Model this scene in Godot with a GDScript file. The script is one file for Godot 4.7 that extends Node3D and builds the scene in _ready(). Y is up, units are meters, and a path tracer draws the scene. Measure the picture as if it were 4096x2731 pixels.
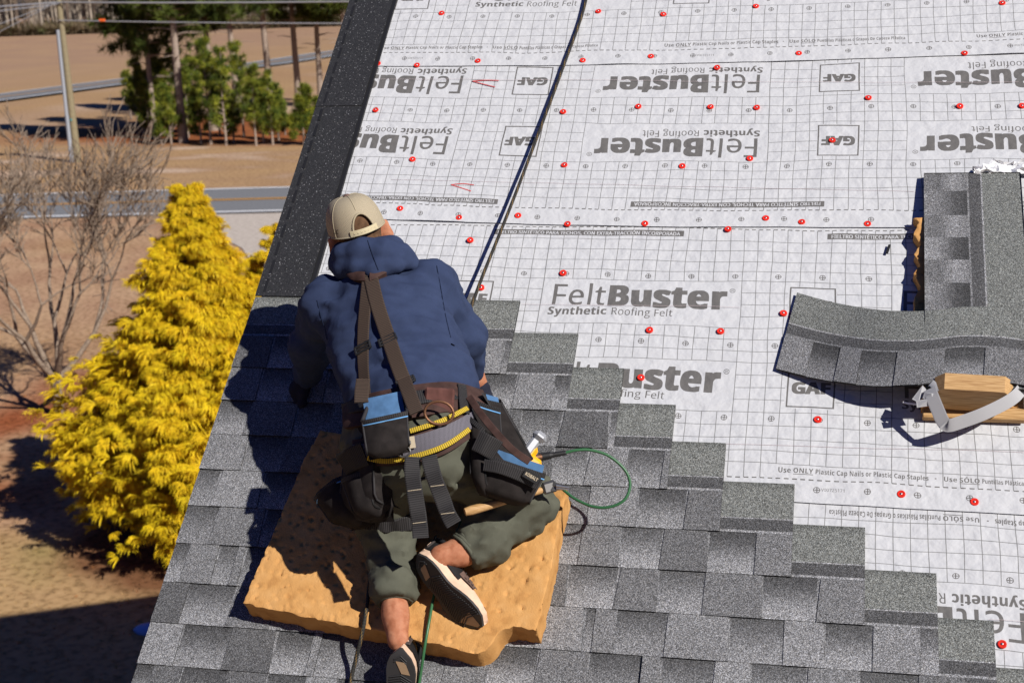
extends Node3D
# A roofer kneels on a foam pad on a half-shingled roof; fields, a road and pines lie beyond.
# Roof frame: x along the eave from the rake, y up the slope, z out of the roof (metres). RB and RO carry it into the world.

const RB := Basis(Vector3(1, 0, 0), Vector3(0, 0.6323, -0.7747), Vector3(0, 0.7747, 0.6323))
const RO := Vector3(0, 7.6556, 0)
const CELL := 0.0508
const EXPO := 0.143
var rng := RandomNumberGenerator.new()
var M := {}
var used := {}
var noise := FastNoiseLite.new()


# ---------- naming and tagging
func numbered(n: String) -> String:
	if not used.has(n):
		used[n] = 0
		return n
	used[n] += 1
	return "%s_%03d" % [n, used[n]]


func tag(o: Node, label := "", category := "", group := "", kind := "") -> Node:
	if label: o.set_meta("label", label)
	if category: o.set_meta("category", category)
	if group: o.set_meta("group", group)
	if kind: o.set_meta("kind", kind)
	return o


func roof_thing(called: String, at: Vector3, label: String, category: String, group := "") -> Node3D:
	var o := Node3D.new()
	o.name = numbered(called)
	o.transform = Transform3D(RB, RO + RB * at)
	o.set_meta("base", at)
	add_child(o, true)
	tag(o, label, category, group)
	return o


func thing(called: String, at: Vector3, label: String, category: String, group := "") -> Node3D:
	var o := Node3D.new()
	o.name = numbered(called)
	o.position = at
	add_child(o, true)
	tag(o, label, category, group)
	return o


# a part whose shape is given in the roof frame, hung under a thing that stands in the roof frame
func rpart(called: String, mesh, m: Material, parent: Node3D, label := "") -> MeshInstance3D:
	var o := MeshInstance3D.new()
	o.name = called
	o.mesh = mesh.commit() if mesh is SurfaceTool else mesh
	if m: o.material_override = m
	var top: Node3D = parent
	if parent.has_meta("base"): o.position = -(parent.get_meta("base") as Vector3)
	parent.add_child(o, true)
	if label: o.set_meta("label", label)
	return o


func part(called: String, mesh, m: Material, parent: Node3D, label := "") -> MeshInstance3D:
	var o := MeshInstance3D.new()
	o.name = called
	o.mesh = mesh.commit() if mesh is SurfaceTool else mesh
	if m: o.material_override = m
	parent.add_child(o, true)
	if label: o.set_meta("label", label)
	return o


func struct(called: String, mesh, m: Material) -> MeshInstance3D:
	var o := MeshInstance3D.new()
	o.name = numbered(called)
	o.mesh = mesh.commit() if mesh is SurfaceTool else mesh
	o.material_override = m
	o.set_meta("kind", "structure")
	add_child(o, true)
	return o


# ---------- mesh helpers
func mb() -> SurfaceTool:
	var st := SurfaceTool.new()
	st.begin(Mesh.PRIMITIVE_TRIANGLES)
	st.set_smooth_group(-1)
	return st


func fin(st: SurfaceTool) -> ArrayMesh:
	st.generate_normals()
	return st.commit()


func tri(st: SurfaceTool, a: Vector3, b: Vector3, c: Vector3) -> void:
	st.add_vertex(a)
	st.add_vertex(b)
	st.add_vertex(c)


func quad(st: SurfaceTool, a: Vector3, b: Vector3, c: Vector3, d: Vector3) -> void:
	tri(st, a, b, c)
	tri(st, a, c, d)


func quad_uv(st: SurfaceTool, p: Array, uv: Array) -> void:
	for i in [0, 1, 2, 0, 2, 3]:
		st.set_uv(uv[i])
		st.add_vertex(p[i])


# a box with chamfered edges; b: axes, s: full size
func box(st: SurfaceTool, c: Vector3, s: Vector3, b := Basis.IDENTITY, ch := 0.0) -> void:
	var h := s / 2.0
	ch = minf(ch, minf(h.x, minf(h.y, h.z)) * 0.9)
	for ax in 3:
		var u := (ax + 1) % 3
		var w := (ax + 2) % 3
		for sg in [-1.0, 1.0]:
			var q := []
			for k in [[-1, -1], [1, -1], [1, 1], [-1, 1]]:
				var p := Vector3.ZERO
				p[ax] = sg * h[ax]
				p[u] = k[0] * (h[u] - ch)
				p[w] = k[1] * (h[w] - ch)
				q.append(c + b * p)
			if sg > 0: q.reverse()
			quad(st, q[0], q[1], q[2], q[3])
	if ch <= 0.0: return
	for ax in 3:
		var u := (ax + 1) % 3
		var w := (ax + 2) % 3
		for k in [[-1, -1], [1, -1], [1, 1], [-1, 1]]:
			var q := []
			for e in [[-1, 0], [1, 0], [1, 1], [-1, 1]]:
				var p := Vector3.ZERO
				p[ax] = e[0] * (h[ax] - ch)
				p[u] = k[0] * (h[u] - (ch if e[1] else 0.0))
				p[w] = k[1] * (h[w] - (0.0 if e[1] else ch))
				q.append(c + b * p)
			if k[0] * k[1] > 0: q.reverse()
			quad(st, q[0], q[1], q[2], q[3])
	for sx in [-1, 1]:
		for sy in [-1, 1]:
			for sz in [-1, 1]:
				var g := Vector3(sx, sy, sz)
				var q := []
				for ax in 3:
					var p := Vector3.ZERO
					for j in 3: p[j] = g[j] * (h[j] - (0.0 if j == ax else ch))
					q.append(c + b * p)
				if sx * sy * sz > 0: tri(st, q[0], q[2], q[1])
				else: tri(st, q[0], q[1], q[2])


func smooth_path(pts: Array, steps: int) -> Array:
	var o := []
	for i in pts.size() - 1:
		var p0: Vector3 = pts[maxi(i - 1, 0)]
		var p1: Vector3 = pts[i]
		var p2: Vector3 = pts[i + 1]
		var p3: Vector3 = pts[mini(i + 2, pts.size() - 1)]
		for k in steps: o.append(p1.cubic_interpolate(p2, p0, p3, float(k) / steps))
	o.append(pts[-1])
	return o


# a tube through pts; r: a radius, or an array of radii
func tube(st: SurfaceTool, pts: Array, r, sides := 8, caps := true, vscale := 1.0) -> void:
	var n := pts.size()
	var nrm := Vector3.ZERO
	var rings := []
	var l := 0.0
	var ls := []
	for i in n:
		var d: Vector3 = ((pts[mini(i + 1, n - 1)] as Vector3) - (pts[maxi(i - 1, 0)] as Vector3)).normalized()
		if i == 0: nrm = d.cross(Vector3(0.31, 0.9, 0.2)).normalized()
		nrm = (nrm - d * nrm.dot(d)).normalized()
		var bi := d.cross(nrm)
		var rad: float = r[i] if r is Array else r
		var ring := []
		for k in sides + 1:
			var a := TAU * k / sides
			ring.append((pts[i] as Vector3) + (nrm * cos(a) + bi * sin(a)) * rad)
		rings.append(ring)
		if i > 0: l += (pts[i] as Vector3).distance_to(pts[i - 1])
		ls.append(l * vscale)
	st.set_smooth_group(1)
	for i in n - 1:
		for k in sides:
			quad_uv(st, [rings[i][k], rings[i + 1][k], rings[i + 1][k + 1], rings[i][k + 1]], [Vector2(float(k) / sides, ls[i]), Vector2(float(k) / sides, ls[i + 1]), Vector2(float(k + 1) / sides, ls[i + 1]), Vector2(float(k + 1) / sides, ls[i])])
	st.set_smooth_group(-1)
	if caps:
		for k in range(1, sides - 1):
			tri(st, rings[0][0], rings[0][k], rings[0][k + 1])
			tri(st, rings[n - 1][0], rings[n - 1][k + 1], rings[n - 1][k])


# profile of (radius, height) points turned round an axis
func lathe(st: SurfaceTool, at: Vector3, b: Basis, prof: Array, sides := 16, smooth := true) -> void:
	st.set_smooth_group(1 if smooth else -1)
	for i in prof.size() - 1:
		for k in sides:
			var a0 := TAU * k / sides
			var a1 := TAU * (k + 1) / sides
			var p: Vector2 = prof[i]
			var q: Vector2 = prof[i + 1]
			var A := at + b * Vector3(cos(a0) * p.x, sin(a0) * p.x, p.y)
			var B := at + b * Vector3(cos(a1) * p.x, sin(a1) * p.x, p.y)
			var C := at + b * Vector3(cos(a1) * q.x, sin(a1) * q.x, q.y)
			var D := at + b * Vector3(cos(a0) * q.x, sin(a0) * q.x, q.y)
			if p.x < 1e-6: tri(st, A, D, C)
			elif q.x < 1e-6: tri(st, A, D, B)
			else: quad(st, A, D, C, B)
	st.set_smooth_group(-1)


# a flat strap through pts with a normal at each; uv: x across, y along
func ribbon(st: SurfaceTool, pts: Array, nrms: Array, width: float, thick: float, vscale := 25.0) -> void:
	var n := pts.size()
	var L := []
	var l := 0.0
	for i in n:
		var d: Vector3 = ((pts[mini(i + 1, n - 1)] as Vector3) - (pts[maxi(i - 1, 0)] as Vector3)).normalized()
		var up: Vector3 = ((nrms[i] as Vector3) - d * d.dot(nrms[i])).normalized()
		var s := d.cross(up) * width / 2.0
		var p: Vector3 = pts[i]
		if i > 0: l += p.distance_to(pts[i - 1])
		L.append([p - s + up * thick * 0.6, p - s * 0.86 + up * thick, p + s * 0.86 + up * thick, p + s + up * thick * 0.6, p + s, p - s, l * vscale])
	st.set_smooth_group(-1)
	for i in n - 1:
		var a: Array = L[i]
		var b: Array = L[i + 1]
		for k in [[0, 1, 0.0, 0.07, -1], [1, 2, 0.07, 0.93, 1], [2, 3, 0.93, 1.0, -1], [3, 4, 1.0, 1.0, -1], [4, 5, 1.0, 0.0, -1], [5, 0, 0.0, 0.0, -1]]:
			st.set_smooth_group(k[4])
			quad_uv(st, [a[k[0]], a[k[1]], b[k[1]], b[k[0]]], [Vector2(k[2], a[6]), Vector2(k[3], a[6]), Vector2(k[3], b[6]), Vector2(k[2], b[6])])
	st.set_smooth_group(-1)
	for e in [L[0], L[n - 1]]:
		quad(st, e[0], e[1], e[2], e[3])
		quad(st, e[0], e[3], e[4], e[5])


# ---------- soft bodies: tapered capsules joined by a smooth minimum, meshed by surface nets
class Soft:
	var bones := []           # [a, b, ra, rb, squash axis or null, squash]
	var k := 0.04
	var planes := []          # [normal, offset]: keeps dot(n, p) < offset
	var bumps := []           # [noise, amplitude, scale vector]
	var lo := Vector3.INF
	var hi := -Vector3.INF

	func add(a: Vector3, b: Vector3, ra: float, rb: float) -> void:
		bones.append([a, b, ra, rb])
		var r := maxf(ra, rb) + 0.03
		lo = lo.min(a.min(b) - Vector3.ONE * r)
		hi = hi.max(a.max(b) + Vector3.ONE * r)

	static func cap(p: Vector3, a: Vector3, b: Vector3, ra: float, rb: float) -> float:
		var ab := b - a
		var t := clampf((p - a).dot(ab) / maxf(ab.length_squared(), 1e-9), 0.0, 1.0)
		return p.distance_to(a + ab * t) - lerpf(ra, rb, t)

	func at(p: Vector3) -> float:
		var d := 1e3
		for o in bones:
			var e := cap(p, o[0], o[1], o[2], o[3])
			var h := maxf(k - absf(d - e), 0.0) / k
			d = minf(d, e) - h * h * k * 0.25
		for b in bumps: d += (b[0] as FastNoiseLite).get_noise_3dv(p * (b[2] as Vector3)) * b[1]
		return d

	func grad(p: Vector3) -> Vector3:
		var e := 0.004
		return Vector3(at(p + Vector3(e, 0, 0)) - at(p - Vector3(e, 0, 0)), at(p + Vector3(0, e, 0)) - at(p - Vector3(0, e, 0)), at(p + Vector3(0, 0, e)) - at(p - Vector3(0, 0, e))).normalized()

	# the surface point met when coming from far along dir
	func cast(p: Vector3, dir: Vector3) -> Vector3:
		var q := p - dir * 0.5
		for i in 60:
			var d := at(q)
			if d < 0.0005: break
			q += dir * d * 0.9
			if (q - p).dot(dir) > 0.5: return p
		return q

	func mesh(cell: float) -> ArrayMesh:
		var nx := int((hi.x - lo.x) / cell) + 2
		var ny := int((hi.y - lo.y) / cell) + 2
		var nz := int((hi.z - lo.z) / cell) + 2
		var f := PackedFloat32Array()
		f.resize(nx * ny * nz)
		f.fill(1.0)
		var sxy := nx * ny
		for o in bones:
			var a: Vector3 = o[0]
			var b: Vector3 = o[1]
			var ra: float = o[2]
			var rb: float = o[3]
			var m := maxf(ra, rb) + k + cell * 2.0
			var l := ((a.min(b) - Vector3.ONE * m - lo) / cell).floor()
			var h := ((a.max(b) + Vector3.ONE * m - lo) / cell).ceil()
			var ab := b - a
			var inv := 1.0 / maxf(ab.length_squared(), 1e-9)
			for z in range(maxi(int(l.z), 0), mini(int(h.z), nz - 1) + 1):
				for y in range(maxi(int(l.y), 0), mini(int(h.y), ny - 1) + 1):
					var row := y * nx + z * sxy
					for x in range(maxi(int(l.x), 0), mini(int(h.x), nx - 1) + 1):
						var p := lo + Vector3(x, y, z) * cell - a
						var t := clampf(p.dot(ab) * inv, 0.0, 1.0)
						var e := (p - ab * t).length() - ra - (rb - ra) * t
						var d := f[row + x]
						var g := k - absf(d - e)
						if g > 0.0: f[row + x] = minf(d, e) - g * g / k * 0.25
						elif e < d: f[row + x] = e
		for i in f.size():
			if absf(f[i]) < cell * 3.0 or (planes.size() and f[i] < 0.0):
				var p := lo + Vector3(i % nx, (i / nx) % ny, i / sxy) * cell
				for b in bumps: f[i] += (b[0] as FastNoiseLite).get_noise_3dv(p * (b[2] as Vector3)) * b[1]
				for q in planes:
					if q.size() < 3 or p.distance_to(q[2]) < q[3]: f[i] = maxf(f[i], (q[0] as Vector3).dot(p) - q[1])
		var ids := PackedInt32Array()
		ids.resize(f.size())
		ids.fill(-1)
		var vs := PackedVector3Array()
		var off := [0, 1, nx, nx + 1, sxy, sxy + 1, sxy + nx, sxy + nx + 1]
		var ed := [[0, 1], [2, 3], [4, 5], [6, 7], [0, 2], [1, 3], [4, 6], [5, 7], [0, 4], [1, 5], [2, 6], [3, 7]]
		var co := [Vector3(0, 0, 0), Vector3(1, 0, 0), Vector3(0, 1, 0), Vector3(1, 1, 0), Vector3(0, 0, 1), Vector3(1, 0, 1), Vector3(0, 1, 1), Vector3(1, 1, 1)]
		for z in nz - 1:
			for y in ny - 1:
				for x in nx - 1:
					var i := x + y * nx + z * sxy
					if absf(f[i]) > cell * 2.5: continue
					var inside := 0
					for o in off:
						if f[i + o] < 0.0: inside += 1
					if inside == 0 or inside == 8: continue
					var s := Vector3.ZERO
					var c := 0
					for e in ed:
						var v0 := f[i + off[e[0]]]
						var v1 := f[i + off[e[1]]]
						if (v0 < 0.0) != (v1 < 0.0):
							s += (co[e[0]] as Vector3).lerp(co[e[1]], v0 / (v0 - v1))
							c += 1
					ids[i] = vs.size()
					vs.append(lo + (Vector3(x, y, z) + s / c) * cell)
		var ix := PackedInt32Array()
		for z in range(1, nz - 1):
			for y in range(1, ny - 1):
				for x in range(1, nx - 1):
					var i := x + y * nx + z * sxy
					var a := f[i] < 0.0
					if absf(f[i]) > cell * 2.5: continue
					for e in [[1, nx, sxy], [nx, sxy, 1], [sxy, 1, nx]]:
						if a == (f[i + e[0]] < 0.0): continue
						var q0 := ids[i - e[1] - e[2]]
						var q1 := ids[i - e[2]]
						var q2 := ids[i]
						var q3 := ids[i - e[1]]
						if q0 < 0 or q1 < 0 or q2 < 0 or q3 < 0: continue
						if a: ix.append_array([q0, q2, q1, q0, q3, q2])
						else: ix.append_array([q0, q1, q2, q0, q2, q3])
		var nr := PackedVector3Array()
		nr.resize(vs.size())
		for t in range(0, ix.size(), 3):
			var g := (vs[ix[t + 2]] - vs[ix[t]]).cross(vs[ix[t + 1]] - vs[ix[t]])
			for j in 3: nr[ix[t + j]] += g
		for i in nr.size(): nr[i] = nr[i].normalized()
		var arr := []
		arr.resize(Mesh.ARRAY_MAX)
		arr[Mesh.ARRAY_VERTEX] = vs
		arr[Mesh.ARRAY_NORMAL] = nr
		arr[Mesh.ARRAY_INDEX] = ix
		var am := ArrayMesh.new()
		am.add_surface_from_arrays(Mesh.PRIMITIVE_TRIANGLES, arr)
		return am


# ---------- materials and computed textures
func lin(r: float, g: float, b: float) -> Color:
	return Color(r, g, b).linear_to_srgb()


func mat(c: Color, rough := 0.8, spec := 0.4) -> StandardMaterial3D:
	var m := StandardMaterial3D.new()
	m.albedo_color = c
	m.roughness = rough
	m.metallic_specular = spec
	return m


func noisy(seed_: int, freq: float, oct := 4) -> FastNoiseLite:
	var n := FastNoiseLite.new()
	n.seed = seed_
	n.frequency = freq
	n.noise_type = FastNoiseLite.TYPE_SIMPLEX_SMOOTH
	n.fractal_octaves = oct
	return n


func noise_tex(seed_: int, freq: float, size := 512, oct := 4, ramp: Array = [], normal := 0.0) -> NoiseTexture2D:
	var t := NoiseTexture2D.new()
	t.width = size
	t.height = size
	t.seamless = true
	t.noise = noisy(seed_, freq, oct)
	if ramp.size():
		var g := Gradient.new()
		g.offsets = PackedFloat32Array(range(ramp.size()).map(func(i): return float(i) / (ramp.size() - 1)))
		g.colors = PackedColorArray(ramp)
		t.color_ramp = g
	if normal > 0.0:
		t.as_normal_map = true
		t.bump_strength = normal
	return t


func tri_map(m: StandardMaterial3D, scale: float, world := false) -> StandardMaterial3D:
	m.uv1_triplanar = not world
	m.uv1_world_triplanar = world
	if world: m.uv1_triplanar = true
	m.uv1_scale = Vector3.ONE * scale
	return m


# mineral granules: a mix of black, grey, white and brownish grains about 1.3 mm across
func granules(seed_: int, size: int, levels: Array, tint: Array) -> ImageTexture:
	var r := RandomNumberGenerator.new()
	r.seed = seed_
	var d := PackedByteArray()
	d.resize(size * size * 3)
	var big := noisy(seed_, 0.16, 2)
	for y in size:
		for x in size:
			var q := r.randf() * 0.9 + 0.1 * clampf(big.get_noise_2d(x, y) + 0.5, 0.0, 1.0)
			var k := 0
			while k < levels.size() - 1 and q > levels[k][0]: k += 1
			var v: float = lerpf(levels[k][1], levels[k][2], r.randf())
			var t: Array = tint[r.randi() % tint.size()]
			var i := (y * size + x) * 3
			d[i] = clampi(int(pow(v * t[0], 0.4545) * 255.0), 0, 255)
			d[i + 1] = clampi(int(pow(v * t[1], 0.4545) * 255.0), 0, 255)
			d[i + 2] = clampi(int(pow(v * t[2], 0.4545) * 255.0), 0, 255)
	return ImageTexture.create_from_image(Image.create_from_data(size, size, false, Image.FORMAT_RGB8, d))


# ---------- print: flat lettering rasterised into a texture
func tri_fill(im: Image, a: Vector2, b: Vector2, c: Vector2, col: Color) -> void:
	var y0 := int(ceil(minf(a.y, minf(b.y, c.y)) - 0.5))
	var y1 := int(floor(maxf(a.y, maxf(b.y, c.y)) - 0.5))
	for y in range(y0, y1 + 1):
		var yc := y + 0.5
		var xa := 1e9
		var xb := -1e9
		for e in [[a, b], [b, c], [c, a]]:
			var p: Vector2 = e[0]
			var q: Vector2 = e[1]
			if (p.y <= yc) == (q.y <= yc): continue
			var x := p.x + (q.x - p.x) * (yc - p.y) / (q.y - p.y)
			xa = minf(xa, x)
			xb = maxf(xb, x)
		if xb > xa:
			var i0 := int(round(xa))
			var w := int(round(xb)) - i0
			if w > 0: im.fill_rect(Rect2i(i0, y, w, 1), col)


func text_mesh(s: String, bold: bool, face := "Droid Sans") -> PackedVector3Array:
	var f := SystemFont.new()
	f.font_names = PackedStringArray([face])
	f.font_weight = 700 if bold else 400
	var t := TextMesh.new()
	t.text = s
	t.font = f
	t.font_size = 64
	t.pixel_size = 0.01
	t.depth = 0.0
	t.curve_step = 1.0
	var a := t.get_mesh_arrays()
	var v: PackedVector3Array = a[Mesh.ARRAY_VERTEX]
	var out := PackedVector3Array()
	if a[Mesh.ARRAY_INDEX] != null and (a[Mesh.ARRAY_INDEX] as PackedInt32Array).size():
		for i in a[Mesh.ARRAY_INDEX]: out.append(v[i])
	else: out = v
	return out


# text with its baseline's left end at (x, y) pixels, so wide and with capitals so high; fat widens the strokes
func print_text(im: Image, s: String, bold: bool, x: float, y: float, wide: float, high: float, col: Color, fat := 0.0, face := "Droid Sans") -> void:
	var v := text_mesh(s, bold, face)
	if v.is_empty(): return
	var hv := text_mesh("H", bold, face)
	var h0 := 1e9
	var h1 := -1e9
	for p in hv:
		h0 = minf(h0, p.y)
		h1 = maxf(h1, p.y)
	var x0 := 1e9
	var x1 := -1e9
	for p in v:
		x0 = minf(x0, p.x)
		x1 = maxf(x1, p.x)
	# both strings are centred on their own lines, so the baseline is found from their shared lower edge
	var base := h0
	var kx := wide / (x1 - x0)
	var ky := high / (h1 - h0)
	var shifts := [0.0] if fat <= 0.0 else [-fat, 0.0, fat]
	for sh in shifts:
		for i in range(0, v.size(), 3):
			var q := []
			for j in 3: q.append(Vector2(x + (v[i + j].x - x0) * kx + sh, y - (v[i + j].y - base) * ky))
			tri_fill(im, q[0], q[1], q[2], col)
			if fat > 0.0: 
				for dy in [-fat * 0.5, fat * 0.5]: tri_fill(im, q[0] + Vector2(0, dy), q[1] + Vector2(0, dy), q[2] + Vector2(0, dy), col)


func ring(im: Image, c: Vector2, r: float, w: float, col: Color) -> void:
	for y in range(int(-r) - 1, int(r) + 2):
		if absf(y) > r: continue
		var o := sqrt(r * r - y * y)
		var ri := r - w
		var i := sqrt(maxf(ri * ri - y * y, 0.0)) if absf(y) < ri else 0.0
		if i > 0.0:
			im.fill_rect(Rect2i(int(c.x - o), int(c.y + y), maxi(int(o - i), 1), 1), col)
			im.fill_rect(Rect2i(int(c.x + i), int(c.y + y), maxi(int(o - i), 1), 1), col)
		else: im.fill_rect(Rect2i(int(c.x - o), int(c.y + y), int(2 * o), 1), col)


# one repeat of the printed underlayment: 24 cells along the roll, 23.7 cells across it
func felt_print() -> ImageTexture:
	var N := 2048
	var im := Image.create(N, N, false, Image.FORMAT_RGB8)
	var paper := lin(0.505, 0.51, 0.525)
	var ink := lin(0.125, 0.12, 0.115)
	var soft := lin(0.18, 0.178, 0.176)
	im.fill(paper)
	var sx := N / 24.0
	var sy := N / 23.7
	var W := func(r: float) -> float: return (23.7 - r) * sy
	var hline := func(r: float, a: float, b: float, w: float, col: Color) -> void: im.fill_rect(Rect2i(int(a * sx), int(W.call(r) - w * sy / 2), int((b - a) * sx), int(w * sy)), col)
	var vline := func(x: float, r0: float, r1: float, w: float, col: Color) -> void: im.fill_rect(Rect2i(int((x - w / 2) * sx), int(W.call(r1)), int(w * sx), int((r1 - r0) * sy)), col)
	var lw := 0.05
	for r in [2.6, 3.53, 4.46, 5.5, 6.5, 10.5, 11.4, 12.4, 13.3, 17.3, 18.2, 19.1, 20.05, 21.0]: hline.call(r, 0.0, 24.0, lw, soft)
	for r in [7.5, 8.5, 9.5, 14.3, 15.3, 16.3]: hline.call(r, 14.0, 24.0, lw, soft)
	for x in 25:
		for b in [[2.6, 6.5], [10.5, 13.3], [17.3, 22.1]]: vline.call(float(x), b[0], b[1], lw, soft)
		if x >= 14 or x == 0:
			vline.call(float(x), 6.5, 10.5, lw, soft)
			vline.call(float(x), 13.3, 17.3, lw, soft)
		if x <= 16 or x == 24: vline.call(float(x), 1.6, 2.6, lw, soft)
	for r in [1.6, 22.1]:
		var x := 0.0
		while x < 23.9:
			hline.call(r, x, x + 0.3, 0.085, ink)
			x += 0.5
	for r in [0.92, 6.05, 11.9, 17.75, 23.0]:
		for k in 8:
			var c := Vector2((3.0 * k + 1.5) * sx, W.call(r))
			ring(im, c, 0.215 * sx, 0.05 * sx, ink)
			im.fill_rect(Rect2i(int(c.x - 0.2 * sx), int(c.y - 2), int(0.4 * sx), 5), ink)
			im.fill_rect(Rect2i(int(c.x - 2), int(c.y - 0.2 * sy), 5, int(0.4 * sy)), ink)
	for r in [7.02, 13.75]:
		im.fill_rect(Rect2i(int(17.25 * sx), int(W.call(r + 3.15)), int(3.2 * sx), int(3.3 * sy)), paper)
		for e in [[r, 17.35, 20.4], [r + 3.06, 17.35, 20.4]]: hline.call(e[0], e[1], e[2], 0.11, ink)
		for e in [17.4, 20.35]: vline.call(e, r, r + 3.06, 0.11, ink)
		print_text(im, "GAF", true, 17.7 * sx, W.call(r + 1.1), 2.36 * sx, 0.86 * sy, ink, 0.055 * sx)
	for r in [6.5, 13.3]:
		print_text(im, "Felt", false, 0.78 * sx, W.call(r + 1.58), 3.75 * sx, 1.92 * sy, ink, 0.01 * sx)
		print_text(im, "Buster", true, 4.85 * sx, W.call(r + 1.58), 8.1 * sx, 1.92 * sy, ink, 0.085 * sx)
		ring(im, Vector2(13.38 * sx, W.call(r + 3.2)), 0.2 * sx, 0.045 * sx, ink)
		print_text(im, "R", false, 13.3 * sx, W.call(r + 3.1), 0.17 * sx, 0.2 * sy, ink)
		print_text(im, "Synthetic", true, 0.62 * sx, W.call(r + 0.75), 4.15 * sx, 0.62 * sy, ink, 0.01 * sx)
		print_text(im, "Roofing Felt", false, 5.15 * sx, W.call(r + 0.75), 4.25 * sx, 0.62 * sy, ink)
	# lines along the two edges of the roll; they run over the end of the repeat, so each is printed twice
	for sh in [0.0, -24.0]:
		var t := [["Use", 17.15, 0.75], ["ONLY", 18.05, 1.2], ["Plastic Cap Nails or Plastic Cap Staples", 19.4, 6.75], ["·", 26.5, 0.12], ["Use", 27.05, 0.75], ["SÓLO", 27.95, 1.15], ["Puntillas Plásticas o Grapas De Cabeza Plástica", 29.25, 6.5]]
		for w in t: print_text(im, w[0], true, (w[1] + sh) * sx, W.call(2.03), w[2] * sx, 0.34 * sy if w[0] != "·" else 0.34 * sy, ink)
		for u in [[18.05, 1.2], [27.95, 1.15]]: hline.call(1.94, u[0] + sh, u[0] + u[1] + sh, 0.05, ink)
		im.fill_rect(Rect2i(int((19.67 + sh) * sx), int(W.call(21.82)), int(13.95 * sx), int(0.5 * sy)), ink)
		print_text(im, "FIELTRO SINTÉTICO PARA TECHOS, CON EXTRA-TRACCIÓN INCORPORADA", false, (19.95 + sh) * sx, W.call(21.41), 13.4 * sx, 0.29 * sy, paper, 0.01 * sx)
	print_text(im, "V00725171", false, 19.75 * sx, W.call(0.85), 1.35 * sx, 0.22 * sy, ink)
	return ImageTexture.create_from_image(im)


func rope_print() -> ImageTexture:
	# braided sheath: black with gold flecks in slanting pairs
	var n := 128
	var im := Image.create(n, n, false, Image.FORMAT_RGB8)
	for y in n:
		for x in n:
			var a := int(fposmod(x + y * 0.5, 16.0))
			var b := int(fposmod(x - y * 0.5, 16.0))
			var v := 0.014 + 0.016 * (1.0 if (a < 8) != (b < 8) else 0.0)
			var c := lin(v, v * 0.95, v * 0.85)
			if int(fposmod(x + y * 0.5, 64.0)) < 15 and b > 4 and b < 13: c = lin(0.2, 0.12, 0.035)
			im.set_pixel(x, y, c)
	return ImageTexture.create_from_image(im)


# woven webbing: fine ribs across
func rib_print(c: Color, dark: float) -> ImageTexture:
	var im := Image.create(32, 32, false, Image.FORMAT_RGB8)
	for y in 32:
		for x in 32:
			var k := 1.0 if y % 8 < 5 else dark
			k *= 0.9 + 0.1 * float((x + y / 8) % 2)
			im.set_pixel(x, y, Color(c.r * k, c.g * k, c.b * k))
	return ImageTexture.create_from_image(im)


func mesh_print(c: Color) -> ImageTexture:
	var im := Image.create(64, 64, false, Image.FORMAT_RGB8)
	for y in 64:
		for x in 64:
			var k := 0.55 if (x % 8 < 3 and (y + (4 if (x / 8) % 2 else 0)) % 8 < 4) else 1.0
			im.set_pixel(x, y, Color(c.r * k, c.g * k, c.b * k))
	return ImageTexture.create_from_image(im)


func cloth(c: Color, rough := 0.95, bump := 0.03, scale := 6.0, var_ := 0.15) -> StandardMaterial3D:
	var m := mat(Color.WHITE, rough, 0.25)
	var l := c.srgb_to_linear()
	m.albedo_texture = noise_tex(int(c.r * 900 + c.g * 77 + c.b * 13), 0.012, 256, 5, [lin(l.r * (1 - var_), l.g * (1 - var_), l.b * (1 - var_)), c, lin(l.r * (1 + var_), l.g * (1 + var_), l.b * (1 + var_))])
	m.heightmap_enabled = true
	m.heightmap_texture = M["weave"]
	m.heightmap_scale = bump
	return tri_map(m, scale)


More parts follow.
